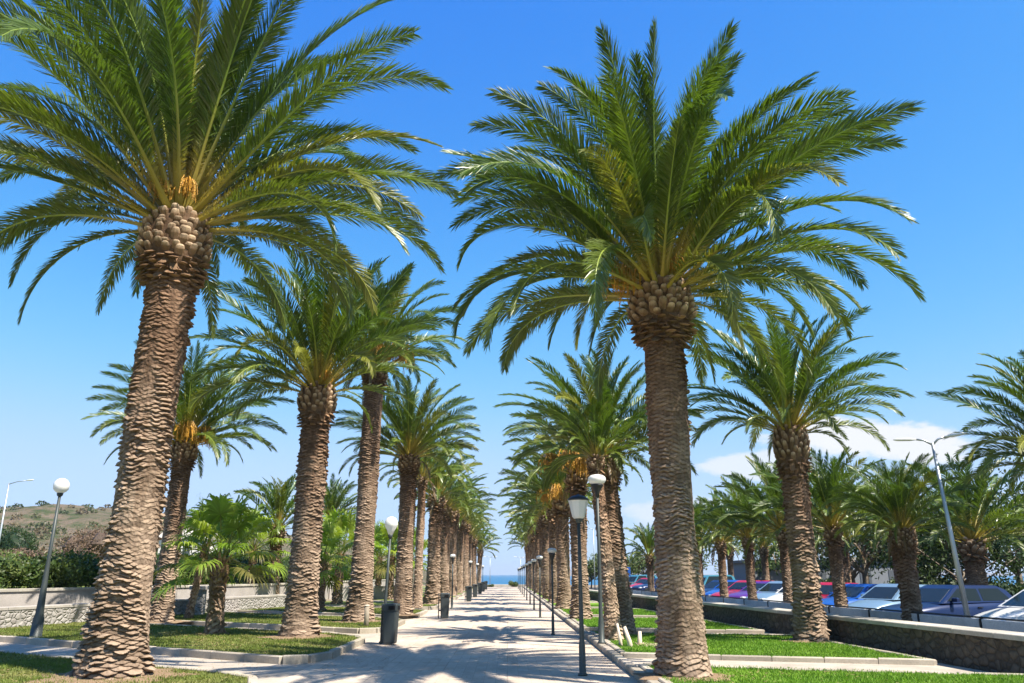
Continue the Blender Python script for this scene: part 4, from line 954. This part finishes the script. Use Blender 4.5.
def car(x, y, rz, kind, pname, label, name='parked_car'):
    t = thing(name, (x, y, PZ - .03), label, 'van' if kind == 'van' else 'car', 'cars parked beyond the stone wall', rz)
    if kind not in CARM:
        P, wb, hw, L = car_parts(kind); d = {}
        for k, m_ in P.items(): d[k] = m_.mesh(k.split('_-')[0].rstrip('01_') if k[-1].isdigit() else k, M['car_glass'], k == 'body')
        ty = MB(); a = [(.17, -.09), (.27, -.10), (.305, -.07), (.305, .07), (.27, .10), (.17, .09)]; ty.lathe(a, 24); tm = ty.mesh('tyre', M['tyre'], True)
        ri = MB(); ri.lathe([(.02, -.075), (.05, -.085), (.10, -.06), (.185, -.088), (.185, .088), (.10, .06), (.02, .075)], 20); rm = ri.mesh('rim', M['rim'], True)
        CARM[kind] = (d, wb, hw, tm, rm)
    d, wb, hw, tm, rm = CARM[kind]; pm = PAINTS[pname]; body = None
    for k, me in d.items():
        base = k.split('_-1')[0].split('_1')[0]
        nm = {'body': 'body', 'cabin': 'cabin'}.get(k, base)
        o = link(nm, me, t)
        mat = pm if k in ('body', 'cabin') or base in ('mirror', 'bumper') else M['car_glass'] if 'window' in k or k == 'windscreen' else M['headlight'] if base == 'headlight' else M['plate_white'] if k == 'licence_plate' else M['mirror_black']
        if base == 'rear_light': mat = PAINTS['red']
        o.material_slots[0].link = 'OBJECT'; o.material_slots[0].material = mat
    for wx in wb:
        for sgn in (-1, 1):
            o = link('wheel', tm, t); o.location = (wx, sgn * (hw - .085), .305); o.rotation_euler = (R(90), 0, 0)
            q = link('rim', rm, o)
    return t
cars = [(13.9, 21.6, 4, 'hatch', 'white', 'white hatchback at the right edge of the photo, nearest in the row'),
 (13.3, 25.7, 17, 'estate', 'navy', 'navy blue estate car behind the two armed street light'),
 (13.3, 28.9, 22, 'hatch', 'silver_blue', 'silver blue hatchback just left of the short palm by the barrier'),
 (13.3, 31.9, 22, 'saloon', 'blue', 'mid blue saloon parked between the silver blue and red hatchbacks'),
 (13.3, 34.6, 32, 'hatch', 'red', 'red hatchback right of the stone wall palm'),
 (13.2, 37.6, 30, 'hatch', 'white', 'white hatchback half hidden behind the stone wall palm'),
 (13.3, 40.8, 28, 'hatch', 'silver_blue', 'pale silver blue hatchback just left of the stone wall palm'),
 (13.3, 43.9, 31, 'saloon', 'purple', 'purple saloon in the middle of the car row'),
 (13.3, 46.6, 29, 'estate', 'red', 'dark red estate car beside the purple saloon'),
 (13.3, 49.4, 30, 'hatch', 'blue', 'blue hatchback left of the dark red estate car'),
 (13.3, 52.6, 28, 'saloon', 'navy', 'dark saloon beside the pale teal van'),
 (13.4, 56.0, 30, 'van', 'teal', 'pale teal van just right of the nearest right trunk'),
 (13.4, 76.5, 30, 'estate', 'navy', 'distant dark estate car touching the left side of the nearest right trunk'),
 (13.4, 81.0, 29, 'hatch', 'red', 'distant red hatchback left of the nearest right trunk'),
 (13.4, 85.5, 31, 'van', 'teal', 'distant teal van left of the nearest right trunk'),
 (13.4, 91.0, 30, 'hatch', 'white', 'far white hatchback near the end of the car row'),
 (13.4, 97.0, 30, 'saloon', 'black', 'far black saloon at the end of the car row')]
for (x, y, a, kind, pn, lab) in cars: car(x, y, R(a), kind, pn, lab)

# ------------------------------------------------------------------ hedges, shrubs, trees
def leaf_cloud(mb, centres, radii, n, size, cols, seed, flat=.9, asp=.45):
    rs = np.random.RandomState(seed); C = np.array(centres); Rd = np.array(radii)
    if Rd.ndim == 1: Rd = np.repeat(Rd[:, None], 3, 1)
    wgt = Rd.prod(1) ** .67; k = rs.choice(len(C), n, p=wgt / wgt.sum())
    d = rs.normal(0, 1, (n, 3)); d /= np.linalg.norm(d, axis=1)[:, None]; rr = rs.uniform(.55, 1.05, n) ** .6
    P = C[k] + d * Rd[k] * rr[:, None]; P[:, 2] = np.maximum(P[:, 2], .02)
    a = rs.normal(0, 1, (n, 3)) + d * .6 + np.array((0, 0, .3)); a /= np.linalg.norm(a, axis=1)[:, None]; b = np.cross(a, rs.normal(0, 1, (n, 3))); b /= np.linalg.norm(b, axis=1)[:, None]
    s = (size * rs.uniform(.6, 1.3, n))[:, None]
    V = np.stack([P - a * s * .5, P + b * s * asp * .5, P + a * s * .5, P - b * s * asp * .5], 1).reshape(-1, 3)
    kk = rs.rand(len(C))[k]; c = np.array(cols[0])[None] * (1 - kk[:, None]) + np.array(cols[1])[None] * kk[:, None]; c = c * rs.uniform(.7, 1.3, n)[:, None]
    mb.add(V, np.arange(4 * n).reshape(-1, 4), np.repeat(c, 4, 0))
def blob(mb, c, r, tint, seed):
    rs = np.random.RandomState(seed); V = []; nu, nv = 10, 7
    for j in range(nv):
        ph = math.pi * j / (nv - 1)
        for i in range(nu):
            q = rs.uniform(.8, 1.1); V.append((c[0] + r[0] * q * math.sin(ph) * math.cos(6.283 * i / nu), c[1] + r[1] * q * math.sin(ph) * math.sin(6.283 * i / nu), c[2] + r[2] * q * math.cos(ph)))
    F = [(j * nu + i, j * nu + (i + 1) % nu, (j + 1) * nu + (i + 1) % nu, (j + 1) * nu + i) for j in range(nv - 1) for i in range(nu)]
    mb.add(V, F, tint)
def shrub(x, y, z, w_, d_, h, n, size, cols, seed, label, name='shrub', cat='shrub', group=None, rz=0, dens=1):
    t = thing(name, (x, y, z), label, cat, group, rz); rs = np.random.RandomState(seed); mb = MB(); k = max(8, int(w_ * d_ * (2.6 if name == 'hedge' else 1.6)))
    cs, rd = [], []
    for i in range(k):
        r = rs.uniform(.28, .45) * min(h, d_ * 1.2, w_); cs.append((rs.uniform(-.5, .5) * (w_ - r), rs.uniform(-.5, .5) * max(.1, d_ - r), rs.uniform(.3, 1.0) * (h - r * .9))); rd.append(r)
    leaf_cloud(mb, cs, rd, n, size, cols, seed)
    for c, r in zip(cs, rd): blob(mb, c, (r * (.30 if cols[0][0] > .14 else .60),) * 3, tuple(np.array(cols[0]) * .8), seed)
    mb.build('foliage', M['shrub_leaf'], t)
    st = MB()
    for i in range(5): st.tube([(rs.uniform(-.3, .3) * w_, rs.uniform(-.2, .2) * d_, -.05), (rs.uniform(-.35, .35) * w_, 0, h * .5)], [.04, .02], 6)
    st.build('stems', M['bark_grey'], t)
    return t
HG = ((.05, .09, .02), (.115, .145, .04))
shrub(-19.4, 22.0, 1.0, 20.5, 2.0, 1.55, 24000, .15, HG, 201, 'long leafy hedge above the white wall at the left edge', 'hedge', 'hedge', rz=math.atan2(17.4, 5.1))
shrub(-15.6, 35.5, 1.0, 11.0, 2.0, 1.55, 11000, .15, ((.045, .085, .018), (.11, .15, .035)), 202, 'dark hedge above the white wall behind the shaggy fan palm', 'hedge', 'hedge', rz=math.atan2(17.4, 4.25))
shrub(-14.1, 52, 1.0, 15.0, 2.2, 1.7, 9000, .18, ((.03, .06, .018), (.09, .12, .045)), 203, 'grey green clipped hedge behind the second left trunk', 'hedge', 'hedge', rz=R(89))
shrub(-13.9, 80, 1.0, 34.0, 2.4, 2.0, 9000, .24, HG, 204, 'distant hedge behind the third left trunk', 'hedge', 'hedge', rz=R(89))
BR = ((.13, .088, .062), (.20, .135, .10)); DK = ((.02, .045, .015), (.045, .075, .022)); MG = ((.06, .10, .03), (.12, .15, .05))
bush = [(-31, 52, 5, 4, 2.4, BR, 'brownish bare bush on the slope behind the leaning lamp'), (-37, 62, 3.6, 3.6, 4.4, DK, 'dark round tree on the slope at the left edge, behind the hedge'), (-27, 50, 4, 4, 1.8, BR, 'low russet bush beside the nearest left trunk, above the hedge'), (-42, 60, 8, 5, 2.6, BR, 'wide russet scrub behind the hedge at the far left'), (-32, 64, 4, 4, 4.6, BR, 'tall bare russet bush on the slope between lamp and trunk'), (-25, 46, 4, 3, 1.8, MG, 'pale green bush just left of the nearest left trunk'), (-26, 75, 8, 5, 3.0, DK, 'dark bush behind the shaggy fan palm'), (-19.5, 62, 6, 4, 2.6, DK, 'dark bush behind the clipped hedge, left of the second trunk')]
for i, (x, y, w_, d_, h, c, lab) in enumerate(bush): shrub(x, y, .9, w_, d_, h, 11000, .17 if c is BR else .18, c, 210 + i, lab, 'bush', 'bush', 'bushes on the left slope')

def tree(x, y, h, cr, n, size, cols, seed, label, name='leafy_tree', group=None, cz=.62):
    t = thing(name, (x, y, PZ), label, 'tree', group); rs = np.random.RandomState(seed); tr = MB(); tips = []
    tr.tube([(0, 0, -.1), (.1, .05, h * .22), (.05, 0, h * .42)], [h * .035, h * .026, h * .02], 9)
    for i in range(9):
        a = i * 2.4 + rs.normal(0, .3); b = np.array((.05, 0, h * rs.uniform(.25, .42))); e = np.array((math.cos(a) * cr * rs.uniform(.5, .95), math.sin(a) * cr * rs.uniform(.5, .95), h * rs.uniform(.55, .95))); m_ = (b + e) / 2 + np.array((0, 0, -.06 * h)) + rs.normal(0, .1, 3)
        tr.tube([b, m_, e], [h * .014, h * .009, h * .003], 6); tips += [e, (m_ + e) / 2]
        for q in range(3):
            e2 = e + rs.normal(0, .35 * cr, 3) * np.array((1, 1, .6)); tr.tube([(m_ + e) / 2, (e + e2) / 2, e2], [h * .006, h * .004, h * .0015], 5); tips.append(e2)
    tr.build('trunk', M['bark_grey'], t, True); mb = MB(); leaf_cloud(mb, tips, [rs.uniform(.22, .42) * cr for _ in tips], n, size, cols, seed); mb.build('crown', M['shrub_leaf'], t)
GR = ((.09, .10, .055), (.16, .16, .095)); G4 = 'feathery trees behind the car park'
tree(19.5, 45.5, 6.6, 3.0, 3600, .26, GR, 301, 'airy grey green tree behind the stone wall palm, right of its collar', 'feathery_tree', G4)
tree(27.0, 44.0, 6.4, 3.4, 5500, .26, MG, 302, 'dense green feathery tree behind the short palm by the barrier', 'feathery_tree', G4)
tree(32.0, 46.0, 6.2, 3.6, 6000, .26, GR, 303, 'wide grey green feathery tree near the right edge, behind the dark palm', 'feathery_tree', G4)
tree(38.5, 50.0, 6.4, 3.8, 5000, .28, MG, 304, 'green feathery tree cut by the right edge', 'feathery_tree', G4)
tree(20.5, 37.5, 4.4, 2.6, 5500, .24, DK, 307, 'dark low tree behind the navy estate car', 'leafy_tree', G4)
tree(23.0, 47.0, 4.6, 2.8, 5500, .26, DK, 308, 'dark low tree behind the silver blue hatchback', 'leafy_tree', G4)
tree(24, 58, 5.2, 2.8, 4200, .3, DK, 305, 'dark tree behind the white van', 'leafy_tree', G4)
tree(25, 75, 5.0, 2.8, 3800, .32, MG, 306, 'green tree behind the purple saloon', 'leafy_tree', G4)
for i, (x, y, h, lab) in enumerate(((13.5, 100, 4.0, 'round green tree beyond the car park, left of the lone palm'), (17.0, 104, 4.6, 'second round green tree beyond the car park, behind the lone palm'), (21.5, 100, 4.4, 'third round green tree beyond the car park, hidden by the nearest right trunk'), (11.0, 110, 3.2, 'small green tree nearest the sea beyond the car park'))):
    tree(x, y, h, 2.2, 3500, .32, MG, 320 + i, lab, 'leafy_tree', 'round trees beyond the car park')
for i, (x, y, w_, h, lab) in enumerate(((22, 36, 9, 1.6, 'dark hedge behind the navy estate car'), (24, 48, 9, 1.7, 'dark hedge behind the silver blue hatchback'), (23, 62, 12, 1.6, 'dark hedge behind the white van and purple saloon'), (27.5, 38, 8, 1.4, 'low green hedge at the right edge behind the dark palm'))):
    shrub(x, y, PZ, w_, 2.5, h, 5200, .2, DK if i == 0 else MG, 340 + i, lab, 'hedge', 'hedge', rz=R(80))
for i, (x, y, lab) in enumerate(((-2.9, 121.5, 'low green shrub at the seaward end of the paving, left side'), (1.0, 123.0, 'low green shrub at the seaward end of the paving, right side'))):
    shrub(x, y, PZ, 1.9, 1.0, .55 if i == 0 else .9, 1500, .12, MG if i == 0 else HG, 360 + i, lab)
mb = MB(); mb.obox((-.6, 127), (1, 0), (9, .2), PZ - .1, .18, (1, 1, 1), .02); tag(mb.build('sea_wall', M['cap_stone']), 'low pale wall across the seaward end of the promenade', 'wall')

# ------------------------------------------------------------------ buildings
def house(x, y, z, w_, d_, h, label, mats, rz=0, flat=False, name='house'):
    t = thing(name, (x, y, z), label, 'building', None, rz)
    mb = MB(); mb.box(-w_ / 2, w_ / 2, -d_ / 2, d_ / 2, -.5, h); mb.build('wall', mats[0], t)
    mb = MB()
    if flat: mb.box(-w_ / 2 - .3, w_ / 2 + .3, -d_ / 2 - .3, d_ / 2 + .3, h + .003, h + .25)
    else: mb.add([(-w_ / 2 - .4, -d_ / 2 - .4, h), (w_ / 2 + .4, -d_ / 2 - .4, h), (w_ / 2 + .4, d_ / 2 + .4, h), (-w_ / 2 - .4, d_ / 2 + .4, h), (-w_ / 2 - .4, 0, h + d_ * .25), (w_ / 2 + .4, 0, h + d_ * .25)], [(0, 1, 5, 4), (2, 3, 4, 5), (0, 4, 3), (1, 2, 5), (0, 3, 2, 1)])
    mb.build('roof', mats[1], t)
    for k in range(max(1, int(w_ / 2.6))):
        xx = -w_ / 2 + 1.3 + k * 2.6; m_ = MB(); m_.box(xx - .5, xx + .5, -d_ / 2 - .04, -d_ / 2 - .003, .9 if k else .0, 2.1); m_.build('window' if k else 'door', M['shutter'], t)
house(-45.5, 118, 3.4, 6, 6, 3.0, 'small white house on the slope behind the shaggy fan palm', (M['house_white'], M['cap_stone']))
house(-104, 260, 9.0, 5, 5, 3, 'tiny white house on the hillside just left of the nearest trunk', (M['house_white'], M['cap_stone']), R(20))
house(27, 80, PZ, 9, 6, 2.8, 'low grey flat roofed kiosk behind the car park palms', (M['grey_wall'], M['shutter']), 0, True, 'kiosk')
house(35, 78, PZ, 8, 6, 3.0, 'long grey flat roofed building behind the silver blue cars', (M['grey_wall'], M['cap_stone']), 0, True, 'low_building')

# ------------------------------------------------------------------ hills
def hills(name, x0, x1, y0, y1, nx, ny, hf, mat):
    xs = np.linspace(x0, x1, nx); ys = np.linspace(y0, y1, ny); X, Y = np.meshgrid(xs, ys); Z = hf(X, Y); idx = np.arange(nx * ny).reshape(ny, nx)
    mb = MB(); mb.add(np.stack([X, Y, Z], -1).reshape(-1, 3), np.stack([idx[:-1, :-1], idx[:-1, 1:], idx[1:, 1:], idx[1:, :-1]], -1).reshape(-1, 4)); tag(mb.build(name, mat, None, True), kind='structure')
def hf(X, Y):
    rx_ = X / Y                                            # ridge falls towards the sea
    ridge = 22 * np.exp(-((X + 190) / 95) ** 2) + 15 * np.exp(-((X + 420) / 160) ** 2) + 9 * np.exp(-((X + 95) / 55) ** 2)
    k = np.clip((Y - 55) / 290, 0, 1); k = k * k * (3 - 2 * k)
    n = (vnoise(X / 40 + 50, Y / 40 + 50, 3) - .5) * 9 + (vnoise(X / 13 + 50, Y / 13 + 50, 4) - .5) * 3.5
    return -1.2 + k * (ridge + n) * np.clip((-22 - X) / 60, 0, 1) + 2.0 * np.clip((Y - 45) / 20, 0, 1) * np.clip((-18 - X) / 10, 0, 1)
hills('hill', -700, -16, 46, 480, 150, 110, hf, M['hill'])
rs = np.random.RandomState(77); mb = MB()
for i in range(230):
    Y = rs.uniform(110, 340); X = -Y * rs.uniform(.28, .72); Z = float(hf(np.array([X]), np.array([Y]))[0]); r = rs.uniform(.4, 1.3) * (1 + Y / 600)
    c = np.array(((.04, .06, .02), (.07, .09, .03), (.12, .095, .06), (.09, .10, .045))[rs.randint(4)])
    leaf_cloud(mb, [(X, Y, Z + r * .4)], [(r * 1.2, r * 1.2, r * .8)], 90, r * .5, (c, c * 1.3), i, asp=.7)
tag(mb.build('hillside_scrub', M['shrub_leaf']), 'scattered scrub covering the brown hillside', None, None, 'stuff')
def mf(X, Y):
    a = 80 * np.exp(-((X - 750) / 330) ** 2) + 80 * np.exp(-((X - 2400) / 600) ** 2) + 20 * np.exp(-((X + 1500) / 600) ** 2)
    return -4 + a * np.exp(-((Y - 5600) / 520) ** 2) * (.75 + .5 * vnoise(X / 170 + 90, Y / 300 + 90, 8))
hills('mountains', -3600, 4400, 4400, 6800, 130, 20, mf, M['far_rock'])
HAZE = True
if HAZE:
    mb = MB(); mb.box(-9100, 9100, -80, 12100, -4.2, 108); o = mb.build('haze', None or M['sea']); 
    t = NT('haze_air'); v = t.n('ShaderNodeVolumePrincipled'); v.inputs['Color'].default_value = (.75, .85, 1, 1); v.inputs['Density'].default_value = .00013; v.inputs['Anisotropy'].default_value = .2
    t.l(v.outputs[0], t.out.inputs['Volume']); o.data.materials.clear(); o.data.materials.append(t.m); tag(o, kind='stuff')
